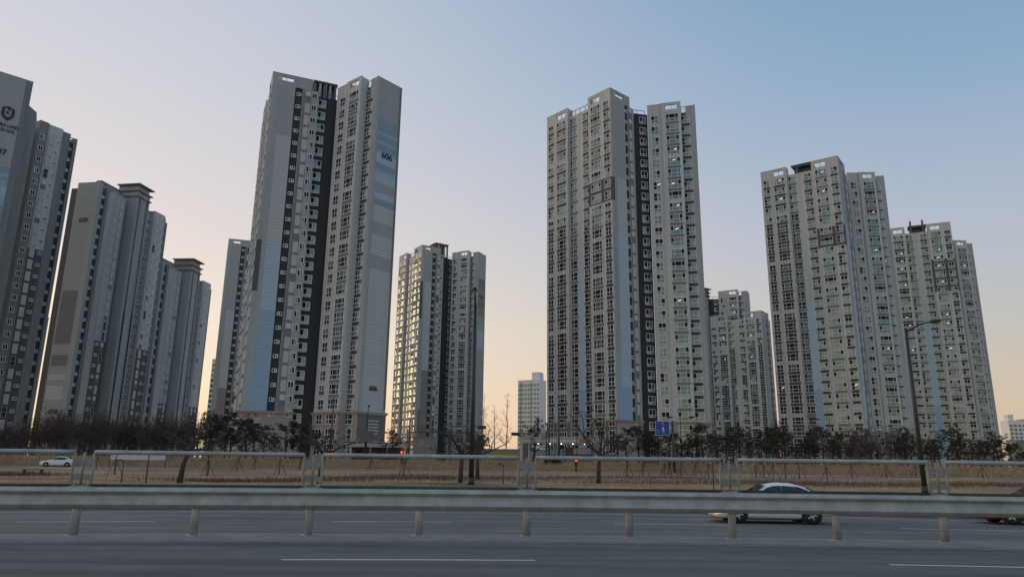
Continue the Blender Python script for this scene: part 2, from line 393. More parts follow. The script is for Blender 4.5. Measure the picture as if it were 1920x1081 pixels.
def v_tower(label, P, s_az, T_abs, Q=None, r_az=None, TR_abs=None, nlamps=0, accent=None, blue_z=None, side_bands=None, end_bands=None,
            panes=False, left=True, side=True, right=True, core=None, single=False, number=None, podium=True, end_margin=True, lampset=(), midcore=None, warm=None, sd=(4.9, 6.5, 5.75, 7.7, 9.08, 9.96), rec='R', aleft=-11.5, rear=False):
    root = empty('apartment_tower', (P[0], P[1], G), R(90 - s_az)); tag(root, label, 'apartment tower', 'towers of the apartment estate')
    tw = Tower(root, panes); T = T_abs - G
    w2l = Matrix.Rotation(-R(90 - s_az), 2)
    S = Fr((0, 0), (1, 0)); LF = Fr((0, 0), (0, -1))
    nrow = int((T - 4.0 - 1.3) / PITCHF) + 1
    zc = [T - 4.0 - PITCHF * k for k in range(nrow)]
    POD = 8.9; lamp_at = set(lampset)
    def zoff(z): return .14 if (podium and z - 1.1 < POD + .3) else 0.0
    # ---- left wing body
    if left or side:
        b = MB()
        b.box(1.1, sd[5] - .04, .32, 21.66, -1, T - 2.62)
        b.build('wing_wall', WMID, root)
    if rear:
        b = MB(); b.box(3.0, 12.0, 21.75, 41, -1, T - 4); b.build('reflection_block', WDIM, root)  # unseen dark mass, added to block sky reflections in the next tower's windows
    if left:
        b = MB()
        b.box(-21.7, -14.22, 0, 3.2, -1, T - 2.6); parapet(b, -21.7, -14.22, 0, T, (-18.05, -15.0, T - 2.1, T - .7))
        b.box(-7.25, -.004, .003, 3.2, -1, T - 2.6); parapet(b, -7.25, -.004, -.003, T, (-6.4, -3.4, T - 2.1, T - .7))
        b.build('bay_wall', [WLIGHT, ROOFM], root, LF.m(0, 0, 0))
        b = MB(); b.box(-14.2, -7.26, .8, 3.0, -1, T - 2.3); b.build('bay_wall', WLIGHT, root, LF.m(0, 0, 0))
        if midcore is None: railing(root, LF, -14.1, -7.3, -.95, T - 2.3, T - .9)
        else:
            b = MB(); b.box(-12.9, -7.5, .85, 1.25, T - .35, T + .1); b.box(-13.1, -7.3, .6, 6, T + .1, T + .35)
            b.box(-12.6, -7.6, 2.6, 6, T - 2.25, T - .36)
            for x in (-11.4,) if midcore == 1 else (-12.2, -8.4): b.box(x - .3, x + .3, .9, 1.5, T - 2.25, T + (-.36 if midcore == 1 else 2.2))
            b.build('roof_canopy', ROOFM, root, LF.m(0, 0, 0))
        for u, st, off, sp in ((-20.2, 'win4', 0, SPD), (-16.53, 'win3', 0, SPD), (-12.98, 'win2', -.8, SPM), (-8.72, 'win2r', -.8, SPD), (-4.85, 'win3', 0, SPM), (-1.33, 'win4', 0, SPD)):
            for k, z in enumerate(zc):
                o = off + zoff(z)
                tw.window(LF, u, o, z, st, (st, k, 'L') in lamp_at)
                skip = (k % 5 == 3) if u < -14 else ((k % 3 == 2) if st == 'win3' else False)
                if accent and u > -6 and T - accent[1] - .3 < z - 1.45 < T - accent[0] + .3: continue
                if z - 1.5 > (POD + .6 if podium else 2) and not skip and k < nrow - 1:
                    tw.add('spandrel_panel', spandrel(STYLES[st][0] + .12, .78, sp), LF.m(u, off, z - 1.45))
        if accent:
            za, zb = T - accent[1], T - accent[0]
            q = MB(); q.box(-7.24, -.02, -.022, .02, za, zb); q.build('accent_panel', WDIM, root, LF.m(0, 0, 0))
            q = MB(); q.box(0.02, 1.04, -.045, .02, za, zb); q.build('accent_panel', WDIM, root, S.m(0, 0, 0))
        if blue_z:
            za, zb, zcut = blue_z
            courses(tw, LF, -11.85, -9.78, -.8, za, zb, [(zcut, BLUE2), (-9, BLUE1)], single=False)
    # ---- side of the left wing
    if side:
        b = MB()
        b.box(.004, sd[0], 0, 3, -1, T - 2.6); b.box(sd[0], sd[1], .22, 3, -1, T - 2.6, 2); b.box(sd[1], sd[5], .003, 3, -1, T - 2.6, 3)
        parapet(b, .004, sd[5] - 1.45, 0, T, (1.3, sd[0] - .4, T - 1.5, T - .65)); 
        b.box(sd[0], sd[1], .22, .30, T - 2.599, T - 2.1, 2)
        b.build('side_wall', [WGREY, ROOFM, WDARK, WGREY], root)
        bands = side_bands or [(-9, PGREY)]
        courses(tw, S, 1.9, sd[0] - .02, .0, POD if podium else .5, T - 2.1, [(T - d, m) for d, m in bands], single=single, base=bands[-1][1])
        courses(tw, S, 1.0, 1.88, .0, POD if podium else .5, T - 2.1, [(T - d, m) for d, m in [(40, PGREY), (66, WGREY), (200, bands[-1][1])]], single=False, base=bands[-1][1])
        for k, z in enumerate(zc):
            o = zoff(z)
            tw.window(S, sd[2], -.22 + (o + .22 if o else 0), z - .02, 'small')
            if z > POD + 1.6 or not podium: tw.add('louver_panel', louver_mesh(random.choices((0, 1, 2), (8, 2, 1))[0]), S.m(sd[3], o, z - .1))
            
            if sd[4]: tw.window(S, sd[4], o, z + .18, 'slim')
        b = MB(); b.box(sd[3] - 1.08 if sd[4] else sd[1] + .12, sd[3] + .65, -.03, .02, POD, T - 2.7); b.build('vent_strip', WMID, root)
    # ---- right wing
    if right:
        TR = (TR_abs or T_abs) - G
        q = w2l @ (Vector(Q) - Vector(P)); dl = r_az - s_az
        d = Vector((math.cos(R(dl)), -math.sin(R(dl))))
        RF = Fr(q, d); E = Fr(q, (-RF.n.x, -RF.n.y))
        zr = [TR - 4.0 - PITCHF * k for k in range(int((TR - 5.3) / PITCHF) + 1)]
        pa = Vector(RF.p(aleft + .05, .4)); pb = Vector((sd[5], 1.5))
        if side or left:                     # recessed dark wall between the wings
            vv = pa + Vector((0, .9)) - pb
            C = Fr(pb, vv); ln = vv.length
            zw = T - 2.9
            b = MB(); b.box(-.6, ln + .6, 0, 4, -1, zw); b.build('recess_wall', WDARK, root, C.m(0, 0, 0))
            railing(root, C, 0, ln, -.2, zw, zw + 1.1)
            for k, z in enumerate(zc):
                if z - .55 > 1: tw.window(C, 1.05 if rec == 'L' else ln - .72, 0, z - .58, 'rec')
        b = MB(); b.box(aleft + .3, -.3, .3, 6.95, -1, TR - 2.62); b.build('wing_wall', WMID, root, RF.m(0, 0, 0))
        b = MB()
        b.box(aleft, -8.24, -1.5, 2, -1, TR - 2.6); parapet(b, aleft, -8.24, 1.5, TR)
        b.box(-8.22, -3.4, -1.8, 2, -1, TR - 2.6); parapet(b, -8.22, -3.4, 1.8, TR + .02, (-7.15, -4.2, TR - 1.7, TR - .5))
        b.build('bay_wall', [WLIGHT, ROOFM], root, RF.m(0, 0, 0))
        b = MB(); b.box(-3.39, -1.42, .05, 2, -1, TR - 2.1, 0); b.box(-1.42, -.003, .003, 2.6, -1, TR - .35, 1)
        b.build('bay_wall', [WDIM, WPIER], root, RF.m(0, 0, 0))
        railing(root, RF, -3.38, -1.44, -.2, TR - 2.1, TR - .4)
        for u, st, off, sp in ((-9.8, 'win4', 1.5, None), (-5.55, 'win3', 1.8, SPM), (-2.42, 'win2', -.05, SPD)):
            for k, z in enumerate(zr):
                tw.window(RF, u, off + (zoff(z) if off else (zoff(z) + (.05 if zoff(z) else 0))), z, st, (st, k, 'R') in lamp_at)
                if sp and z - 1.5 > (POD + .6 if podium else 2) and not (st == 'win3' and k % 4 == 3) and k < len(zr) - 1:
                    tw.add('spandrel_panel', spandrel(STYLES[st][0] + .12 - (.2 if st == 'win2' else 0), .78, sp), RF.m(u, off, z - 1.45))
        b = MB(); b.box(0, 6.995, .002, 2.2, -1, TR - .35); b.box(-.06, 7.06, -.05, .3, TR - .349, TR - .25); b.build('end_wall', WGREY, root, E.m(0, 0, 0))
        eb = end_bands or [(300, PGREY)]
        courses(tw, E, .75, 6.3, 0, POD if podium else .5, TR - .45, [(TR - dd, m) for dd, m in eb], single=single, base=eb[-1][1])
        b = MB()
        for i in range(int((TR - POD - 1) / .725)):
            z = TR - .45 - .725 * (i + 1); b.box(.03, .73, -.03, .02, z + .015, z + .71, 0); b.box(6.32, 6.97, -.03, .02, z + .015, z + .71, 1)
        b.build('corner_cladding', [WGREY, PDIM], root, E.m(0, 0, 0))['kind'] = 'stuff'
        if number:
            for u, z, h in number[1]:
                me = text_mesh(number[0], h * 1.36, .03, LETTER, .95, .06)
                link('number_sign', me, root, E.m(u, .09, z - G))
        if podium:
            b = MB()
            b.box(aleft - .1, -8.3, -1.62, -1.48, -1, POD, 0); b.box(-8.3, -3.32, -1.92, -1.78, -1, POD, 0); b.box(-3.45, -3.31, -1.92, -.1, -1, POD, 0)
            b.box(-3.3, .12, -.12, .0, -1, POD, 0)
            b.build('podium_wall', STONE, root, RF.m(0, 0, 0))
            b = MB(); b.box(.125, 7.1, -.12, -.002, -1, POD, 0)
            for i in range(5): b.box(2.4, 5.2, -.2, -.119, 4.9 + i * .62, 5.15 + i * .62, 1)
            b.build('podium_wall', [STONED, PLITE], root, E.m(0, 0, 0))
            for frr, segs in ((RF, ((aleft - .4, -8.0, 1.5), (-8.5, -3.1, 1.8), (-3.3, .4, 0))), (E, ((-.4, 7.4, 0),))):
                b = MB()
                for a, c, o in segs:
                    b.box(a, c, -o - .45, -o + .1, POD + .02 + o * .004, POD + .32 + o * .004); b.box(a + .15, c - .15, -o - .3, -o + .1, POD - .28, POD + .018)
                    b.box(a + .2, c - .2, -o - .24, -o + .1, 5.0 + o * .004 - 1.6, 5.28 - 1.6 + o * .004)
                b.build('cornice', STONE, root, frr.m(0, 0, 0))
    if podium and (left or side):
        b = MB()
        b.box(-.12, sd[0] + .05, -.12, -.002, -1, POD, 0); b.box(sd[0] + .05, sd[5] + .02, -.121, .0, -1, POD, 0)
        for i in range(4): b.box(1.9, 4.1, -.2, -.119, 5.6 + i * .6, 5.85 + i * .6, 1)
        b.build('podium_wall', [STONE, PLITE], root)
        b = MB()
        b.box(-.5, sd[5] + .24, -.45, .1, POD + .02, POD + .3); b.box(-.35, sd[5] + .14, -.3, .1, POD - .26, POD + .018)
        b.build('cornice', STONE, root)
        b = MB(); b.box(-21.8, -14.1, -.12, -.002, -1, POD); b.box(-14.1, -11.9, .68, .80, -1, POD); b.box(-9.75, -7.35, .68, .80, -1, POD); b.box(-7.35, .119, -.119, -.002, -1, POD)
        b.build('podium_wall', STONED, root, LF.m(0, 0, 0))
        for a, c in ((-22.1, -13.9), (-7.5, .49)):
            b = MB(); b.box(a, c, -.45, .1, POD + .03, POD + .31); b.box(a + .15, c - .15, -.3, .1, POD - .25, POD + .027)
            b.build('cornice', STONE, root, LF.m(0, 0, 0))
    if core:
        x0, x1, y0, y1, z0, z1, eaves = core
        b = MB()
        if eaves:
            b.box(x0, x1, y0, y1, T - 3, T + z1, 0)
            for i, zz in enumerate((z1, z1 - 1.6, z1 - 3.0)):
                e = (.9, .6, .45)[i]; b.box(x0 - e, x1 + e, y0 - e, y1 + e, T + zz, T + zz + .28, 1)
            b.build('roof_core', [WMID, ROOFM], root)
        else:
            b.box(x0 + .3, x1 - .3, y0 + 2.2, y1, T + z0, T + z1 - .3, 1)
            for i in range(5): 
                x = x0 + (x1 - x0 - .5) * i / 4; b.box(x, x + .5, y0, y0 + .6, T + z0 - .3, T + z1 - .25, 0 if i % 2 else 1)
            b.box(x0 - .2, x1 + .2, y0 - .3, y1, T + z1 - .249, T + z1 + .1, 1)
            b.box(x0, x1, y0 + .1, y0 + .25, T + z0 + .5, T + z0 + .7, 1)
            for zz in range(9): b.box(x0 + 2.2, x0 + 2.75, y0 - .1, y0 - .04, T + z0 + .1 + zz * .36, T + z0 + .15 + zz * .36, 2)
            for x in (x0 + 2.15, x0 + 2.75): b.box(x, x + .06, y0 - .11, y0 - .03, T + z0 - .2, T + z1 + .6, 2)
            b.build('roof_core', [WGREY, ROOFM, PLITE], root)
    tw.finish()
    return root

B606 = [(10.2, PGREY), (12.5, BLUE3), (13.3, BLUE1), (14.8, BLUE3), (16.0, BLUE1), (16.9, BLUE3), (17.6, BLUE1), (20.0, BLUE2), (21.2, BLUE3), (22.2, BLUE1), (24.5, BLUE2), (26.4, PGREY), (27.9, BLUE2), (29.5, BLUE3), (33, PLITE), (36, PGREY), (40, PLITE), (43, PGREY), (300, PLITE)]
v_tower('tall grey tower marked 606 with a pale blue end wall, left of centre', (-52.7, 142.0), 66, 84.0, (-29.6, 141.3), 129, 83.2,
        panes=True, single=True, side_bands=[(14.3, PGREY), (38, PLITE), (52.7, BLUE2), (64.5, BLUE1), (300, BLUE1)], end_bands=B606, accent=(38.2, 49),
        core=(9.2, 14.2, 3.0, 8, -4.0, 1.6, False), number=('606', [(3.6, 65.2, 1.55), (3.45, 15.6, 1.05)]), rec='L', aleft=-12.0, rear=True)
v_tower('tall beige and grey tower right of centre, behind the blue road sign', (23.1, 157.9), 48.5, 90.0, (44.7, 162.6), 105, 88.6,
        panes=True, single=True, side_bands=[(22.5, PGREY), (36, PLITE), (72, BLUE2), (300, BLUE1)], end_bands=[(300, PLITE)], accent=(22.8, 28.6), blue_z=(3, 46, 16), sd=(5.3, 6.45, 6.02, 7.36, None, 8.8),
        lampset=[('win3', 3, 'R'), ('win3', 4, 'R'), ('win3', 6, 'R'), ('win4', 6, 'R'), ('win3', 8, 'R'), ('win3', 10, 'R'), ('win3', 16, 'R')])
v_tower('wide beige tower on the right with a dark roof canopy, behind the right street lamp', (91.9, 189.6), 36.5, 87.3, (111.3, 202.0), 93, 87.0,
        single=False, side_bands=[(20, PGREY), (300, BLUE2)], accent=(20.4, 26.2), blue_z=(3, 44, 20), midcore=1,
        lampset=[('win3', 0, 'L'), ('win3', 2, 'L'), ('win3', 3, 'R'), ('win3', 7, 'R'), ('win2', 8, 'R'), ('win3', 17, 'R'), ('win4', 21, 'L')])
v_tower('rightmost tall tower, its roof canopy carrying two upright fins', (153.4, 239.6), 27, 85.5, (170.5, 255.3), 87, 83.0,
        single=False, accent=(13, 24.6), blue_z=(3, 47, 20), midcore=2,
        lampset=[('win3', 2, 'L'), ('win3', 3, 'L'), ('win3', 4, 'L'), ('win3', 6, 'L'), ('win3', 10, 'L'), ('win3', 11, 'L'), ('win3', 2, 'R'), ('win3', 14, 'L')])
v_tower('distant tower with brown bands and gold lit windows, behind the tall street lamp', (-36.6, 279.8), 56.5, 87.0, (-14.1, 286.0), 115, 86.6,
        single=False, side_bands=[(15, PGREY), (51, PLITE), (72, BROWN2), (300, BROWN)], accent=(15, 30),
        end_bands=[(11, PGREY), (14.6, BROWN), (17.5, BROWN2), (19, BROWN), (20.5, BROWN2), (24, BROWN), (27, BROWN2), (30, OLIVE), (33, PGREY), (36, BLUE2), (38, PLITE), (40, BLUE2), (300, PGREY)],
        core=(7.5, 13.5, 3.0, 8, -3, 3.0, False), number=('610', [(3.6, 67.5, 1.2)]))
v_tower('grey tower with a brown lower strip half hidden behind the 606 tower', (-111.1, 269.7), 71.5, 85.5, right=False, single=False, side_bands=[(28, PGREY), (58, PLITE), (75, BROWN2), (300, BROWN)])
v_tower('far tower with a stepped roof cap between the two tall beige towers', (74.5, 291.5), 58, 73.0, (98.2, 292.6), 116, 73.0, left=False, single=False, podium=False,
        accent=None, core=(8.0, 14.0, 3.0, 9, -3, 2.0, True), end_bands=[(300, PGREY)], lampset=[('win3', 1, 'R'), ('win3', 2, 'R'), ('win3', 6, 'R'), ('rec', 2, 'C')])
# lower neighbour, mostly behind the wide beige tower
def place(px_az, dist): return (math.sin(R(px_az)) * dist, math.cos(R(px_az)) * dist)
c5 = Vector(place(18.62, 302)); dv = Vector((math.sin(R(128)), math.cos(R(128))))
pl = c5 + dv * 4.85
v_tower('lower far tower peeking out left of the wide beige tower', (pl.x, pl.y), 38, 62.2, right=False, single=False, podium=False, lampset=[('win3', 2, 'L'), ('win3', 5, 'L')])

# ------------------------------------------------------------------ the rear-facing towers on the left
def rear_tower(label, P, az, T_abs, endlabel=None, endw=7.0, bands=None):
    """East side seen obliquely: P = corner between end wall and long side, az = direction of the long side"""
    root = empty('apartment_tower', (P[0], P[1], G), R(90 - az)); tag(root, label, 'apartment tower', 'towers of the apartment estate')
    tw = Tower(root, False); T = T_abs - G
    S = Fr((0, 0), (1, 0)); E = Fr((0, 0), (0, -1))
    zc = [T - 4.0 - PITCHF * k for k in range(int((T - 5.3) / PITCHF) + 1)]
    b = MB(); b.box(.2, 27, .35, 9, -1, T - 1.4); b.box(27, 28, .6, 8, -1, T - 2.6); b.build('wing_wall', WDIM, root)
    b = MB(); b.box(-endw, -.003, 0, 1.1, -1, T); b.box(-endw - .05, .05, -.05, 1.12, T + .002, T + .1); b.build('end_wall', [OLIVE], root, E.m(0, 0, 0))
    bd = bands or [(300, OLIVE)]
    courses(tw, E, -endw + .5, -1.75, 0, .6, T - .4, [(T - d, m) for d, m in bd], single=False, base=bd[-1][1])
    courses(tw, E, -1.72, -.05, 0, .6, T - .4, [(-9, PGREY)], single=False, base=PGREY)
    # dark strip beside the end wall, with small windows
    b = MB(); b.box(1.1, 2.6, .25, 2, -1, T - 2.4, 0); b.box(1.1, 2.6, .25, .4, T - .25, T - .05, 0); b.build('strip_wall', WDARK, root)
    b = MB(); b.box(2.6, 4.4, .0, 2, -1, T - .6, 0); b.build('strip_wall', WMID, root)
    for z in zc: tw.window(S, 1.75, -.25, z + .3, 'small')
    # first stair bay, chamfered
    b = MB(); b.prism([(3.0, 1.2), (4.7, -1.4), (4.71, 1.2)], -1, T - 1.5, 1); b.prism([(4.7, -1.4), (9.1, -1.3), (9.1, 1.2), (4.7, 1.2)], -1, T - 1.5, 0); b.build('bay_wall', [WGREY, WLIGHT], root)
    b = MB(); b.box(4.72, 9.0, -1.46, -1.3, -1, T - 43.5); b.build('accent_panel', WDIM, root)
    B1 = Fr((4.7, -1.4), (4.4, .1))
    for z in zc:
        lo = .08 if z < T - 42 else 0
        tw.window(B1, 1.0, .0 + lo, z + .1, 'small'); tw.add('louver_panel', louver_mesh(random.choices((0, 1, 2), (8, 2, 1))[0]), B1.m(2.95, lo, z - .4))
    # lift core with stepped cap
    b = MB(); b.box(10.6, 16.1, -3.6, 3, -1, T + 1.4, 0); b.box(9.1, 10.6, .2, 3, -1, T - 1.4, 3)
    for i, (zz, e) in enumerate(((3.2, .75), (1.3, .55), (-.4, .4))):
        b.box(10.6 - e, 16.1 + e, -3.6 - e, 3, T + zz, T + zz + .3, 1)
    b.box(10.9, 15.8, -3.3, 3, T + 1.4, T + 3.2, 0)
    b.box(2.0, 10.0, 1.5, 3.2, T + .9, T + 1.4, 1); b.box(2.2, 9.8, 1.6, 3, T - 1.4, T + .9, 0)
    b.build('lift_core', [WGREY, WMID, WGREY, WMID], root)
    C = Fr((10.6, -3.6), (1, 0))
    b = MB()
    for u in (.75, 4.0):
        b.box(u, u + .75, -.03, .02, T - 34, T - .5, 1); b.box(u, u + .75, -.03, .02, 0, T - 34.01, 0)
        b.box(u - .14, u, -.12, .02, 0, T - .5, 2); b.box(u + .75, u + .89, -.12, .02, 0, T - .5, 2)
        for i in range(int((T - 2) / 1.45)): b.box(u, u + .75, -.045, -.02, 1 + i * 1.45, 1.08 + i * 1.45, 2)
    b.build('stair_window', [SCREEN, WDIM, WGREY], root, C.m(0, 0, 0))
    # second bay
    b = MB(); b.box(16.1, 19.9, -2.1, 2, -1, T - 1.9, 1); b.box(19.9, 24.9, -3.0, 2, -1, T - 1.5, 0); b.box(24.9, 26.4, -2.2, 2, -1, T - 1.8, 2); b.box(26.4, 28.2, -1.6, 2, -1, T - 2.6, 1)
    b.build('bay_wall', [WLIGHT, WMID, WDIM], root)
    b = MB(); b.box(19.95, 24.85, -3.06, -2.9, -1, T - 43.5); b.build('accent_panel', WDIM, root)
    for z in zc:
        lo = .08 if z < T - 42 else 0
        tw.window(S, 18.9, 2.1, z + .1, 'slim'); tw.window(S, 23.4, 3.0 + lo, z + .1, 'small'); tw.add('louver_panel', louver_mesh(random.choices((0, 1, 2), (8, 2, 1))[0]), S.m(21.2, 3.0 + lo, z - .4))
        tw.window(S, 25.6, 2.2, z + .2, 'small')
    if endlabel:
        for z, h in endlabel[1]:
            link('number_sign', text_mesh(endlabel[0], h * 1.36, .03, LETTER, 1.0, .05), root, E.m(-endw / 2 - .1, .09, z - G))
    tw.finish(); return root
rear_tower('dull olive grey tower marked 608 with a capped lift core, second from the left', (-114.5, 187.8), 9, 76.0, ('608', [(65.0, 1.35), (13.0, 1.35)]),
           bands=[(31, OLIVE), (34.5, OLIVED), (37, PDIM), (38.5, OLIVED), (41, PDIM), (42.5, OLIVED), (45.5, PDIM), (48, OLIVE), (49.5, PDIM), (51, OLIVED), (53, OLIVE), (54.6, PLITE), (56.5, OLIVE), (59.6, PLITE), (62, OLIVE), (64, PLITE), (66, OLIVE), (67, PLITE), (300, OLIVE)])
rear_tower('smaller grey tower with a flat stepped roof cap, third from the left', (-108.6, 216.0), 5, 61.5)

# leftmost tower with crest
def crest_tower():
    az = 46; O = Vector((-108.9, 147.8)); root = empty('apartment_tower', (O.x, O.y, G), R(90 - az))
    tag(root, 'leftmost grey tower cut by the frame edge, carrying a shield crest and black lettering', 'apartment tower', 'towers of the apartment estate')
    tw = Tower(root, False); T = 84.0 - G
    w2l = Matrix.Rotation(-R(90 - az), 2)
    E = Fr((0, 0), (1, 0))
    b = MB(); b.box(-9.7, -.004, 0, 12, -1, T); b.box(-9.75, .05, -.05, .3, T + .002, T + .1); b.build('end_wall', WGREY, root)
    courses(tw, E, -8.7, -1.3, 0, .6, T - .3, [(T - 21.6, PGREY), (T - 22.5, BLUE3), (T - 23.4, BLUE1), (T - 24.5, BLUE3), (T - 26, BLUE1), (T - 28, BLUE2), (T - 30, BLUE1), (T - 34, BLUE3), (T - 37, BLUE2), (T - 40, BLUE1), (-9, PGREY)], single=True, base=PGREY)
    b = MB(); b.box(-1.26, -.02, -.03, .02, .6, T - .3); b.box(-9.68, -8.72, -.03, .02, .6, T - .3); b.build('corner_cladding', WMID, root)
    b = MB(); b.prism([(.0, 1.2), (.0, 9), (3.2, 9), (2.2, 4)], -1, T - 5.2); b.build('wing_wall', WMID, root)
    # crest: shield, letter, columns
    b = MB(); sh = [(-1.05, 1.16), (-.6, 1.38), (0, 1.58), (.6, 1.38), (1.05, 1.16), (1.1, -.22), (.8, -.95), (0, -1.56), (-.8, -.95), (-1.1, -.22)]
    cx, cz = -3.55, 74.9
    def plate(b, poly, y, mi):
        n = len(poly); f = [(x, y, z) for x, z in poly]; k = [(x, .02, z) for x, z in poly]
        b.face(f, mi)
        for i in range(n):
            j = (i + 1) % n; b.face([f[i], k[i], k[j], f[j]], mi)
    plate(b, [(x * 1.12, z * 1.1) for x, z in reversed(sh)][::-1], -.09, 0)
    for i in range(5): b.box(-.52 + i * .22, -.40 + i * .22, -.13, -.085, -.85 + abs(i - 2) * .12, -.32, 1)
    b.box(-.66, .66, -.13, -.085, -.28, -.2, 1); b.box(-.74, .74, -.13, -.085, -.1, -.04, 1)
    b.build('crest', [LETTER, PLITE], root, E.m(cx, .03, cz - G))
    link('crest_letter', text_mesh('N', 1.6, .02, PLITE, 1.15), root, E.m(cx, .15, cz - G + .52))
    link('wall_lettering', text_mesh('NOBLE LAND', 1.05, .03, LETTER, 1.05, .03, 4.7), root, E.m(cx, .09, 72.1 - G))
    link('wall_lettering', text_mesh('\uc5d0\ucf54\uc2dc\ud2f0', 1.05, .03, LETTER, 1.0, .02, 3.5), root, E.m(cx, .09, 70.9 - G))
    link('number_sign', text_mesh('607', 1.95, .03, LETTER, .95, .06), root, E.m(-3.85, .09, 65.9 - G))
    # second wing behind
    o2 = w2l @ (Vector((-117, 163.6)) - O); a2 = R(29 - az)
    W = Fr(o2, (math.cos(a2), -math.sin(a2))); T2 = 82.3 - G
    zc = [T2 - 4.0 - PITCHF * k for k in range(int((T2 - 5.3) / PITCHF) + 1)]
    b = MB(); b.box(-6, 9.6, 2.3, 7, -1, T2 - 1.5, 1); b.box(0, 2.1, 0, 3, -1, T2 + .3, 2); b.box(2.1, 5.5, -.2, 3, -1, T2, 0); b.box(5.5, 7.6, .1, 3, -1, T2 - .3, 2)
    b.box(7.6, 9.1, 1.3, 3, -1, T2 - 2.2, 1); b.box(9.1, 9.9, 1.0, 3, -1, T2 - .6, 2); b.box(7.6, 9.1, 1.3, 1.5, T2 - .75, T2 - .6, 2)
    b.build('wing_wall', [WLIGHT, WDARK, WMID], root, W.m(0, 0, 0))
    b = MB(); b.box(-5.9, -.01, 2.2, 2.4, -1, T2 - 2); b.build('recess_wall', WDARK, root, W.m(0, 0, 0))
    b = MB(); b.box(2.12, 5.48, -.28, -.15, -1, T2 - 32); b.build('accent_panel', WDIM, root, W.m(0, 0, 0))
    for z in zc:
        lo = .09 if z < T2 - 31 else 0
        tw.window(W, -1.0, -2.2, z + .3, 'small'); tw.window(W, 1.0, 0, z + .1, 'slim'); tw.add('louver_panel', louver_mesh(random.choices((0, 1, 2), (8, 2, 1))[0]), W.m(3.0, .2 + lo, z - .1))
        tw.window(W, 4.7, .2 + lo, z + .2, 'small'); tw.window(W, 8.35, -1.3, z + .2, 'small')
    tw.finish()
crest_tower()

# ------------------------------------------------------------------ far apartment blocks
def far_block(name, label, px_az, dist, w, dep, face_az, H, cols, rows, wallm, extra=None, warm=()):
    x, y = place(px_az, dist); root = empty(name, (x, y, G), R(90 - face_az)); tag(root, label, 'apartment block', 'far apartment blocks')
    b = MB(); b.box(0, w, 0, dep, -1, H); b.box(-.1, w + .1, -.1, dep + .1, H + .01, H + .5); b.build('wall', wallm, root)
    wm = MB(); wm.box(-.5, .5, -.06, .02, -.5, .5, 0)
    cw = w / cols; fh = (H - 2.5) / rows
    k = MB(); k.box(-cw * .33, cw * .33, -.08, .05, -fh * .30, fh * .30, 0)
    gm = k.mesh('window', [GLASS]); wg = k.mesh('window', [CURT])
    for i in range(cols):
        for j in range(rows):
            link('window', wg if (i, j) in warm else gm, root, Matrix.Translation((cw * (i + .5), 0, 1 + fh * (j + .5))))
    if extra:
        for (x0, x1, y0, y1, z0, z1, m) in extra:
            q = MB(); q.box(x0, x1, y0, y1, z0, z1); q.build('roof_core' if z0 >= H - .1 else 'facade_strip', m, root)
    return root
WHITE = mat('far white paint', (0.78, 0.77, 0.76), 0.85, 0.05)
OCHRE = mat('ochre paint', (0.38, 0.29, 0.17), 0.85, 0.05)
far_block('apartment_block', 'far white apartment block with a roof cabin, right of the leafless poplars', .57, 470, 15.5, 10, 118, 51.5, 7, 17, WHITE,
          extra=[(9, 14.5, 2, 8, 52.1, 57, WHITE), (4.2, 9, -.05, .3, 2, 18, OCHRE), (2.0, 2.3, -.3, .2, 0, 51, WMID), (9.2, 9.5, -.3, .2, 0, 51, WMID)])
far_block('apartment_block', 'far grey block in the gap between the two leftmost towers', -34.6, 330, 5.6, 8, 80, 53, 3, 20, WGREY)
far_block('apartment_block', 'far white block left of the tower with the brown strip', -22.6, 420, 9.5, 8, 85, 52, 5, 18, WHITE, extra=[(5.5, 9, 1, 7, 52.6, 55, WHITE)])
far_block('apartment_block', 'far white block with a roof cabin just right of the rightmost tower', 34.3, 520, 14, 10, 100, 27, 6, 11, WHITE, extra=[(1, 4, 2, 7, 27.6, 31, WHITE)])
far_block('apartment_block', 'far grey banded block at the right frame edge', 35.1, 600, 26, 10, 100, 32, 10, 12, WGREY, extra=[(5, 8, -.1, .4, 3, 32, WDIM), (14, 16, -.1, .4, 3, 32, WHITE)])
far_block('apartment_block', 'far low teal grey block below the right hand white blocks', 34.55, 430, 8, 8, 95, 13, 2, 4, WMID)

# ------------------------------------------------------------------ ground, roads, terrain
CX, CY = 3.3, -57.0
def arc(rad, x):
    """point of the circle about the road's centre at abscissa x; straight tangents beyond 27 degrees"""
    s = (x - CX) / rad; lim = math.sin(R(27))
    if abs(s) <= lim: return (x, CY + math.sqrt(rad * rad - (x - CX) ** 2))
    xe = CX + math.copysign(lim, s) * rad; ye = CY + rad * math.cos(R(27))
    return (x, ye - abs(x - xe) * math.tan(R(27)))
def polar(rad, th):       # th: angle from +Y, positive right
    if abs(th) <= R(27): return Vector((CX + rad * math.sin(th), CY + rad * math.cos(th)))
    t = math.copysign(R(27), th); d = (abs(th) - R(27)) * rad
    return Vector((CX + rad * math.sin(t) + math.copysign(1, th) * d * math.cos(t), CY + rad * math.cos(t) - d * math.sin(abs(t))))
def ribbon(b, r0, r1, th0, th1, z0, z1=None, n=60, mi=0):
    z1 = z0 if z1 is None else z1
    for i in range(n):
        a, c = th0 + (th1 - th0) * i / n, th0 + (th1 - th0) * (i + 1) / n
        p, q, r_, s_ = polar(r0, a), polar(r0, c), polar(r1, c), polar(r1, a)
        b.face([(p.x, p.y, z0), (q.x, q.y, z0), (r_.x, r_.y, z1), (s_.x, s_.y, z1)], mi)
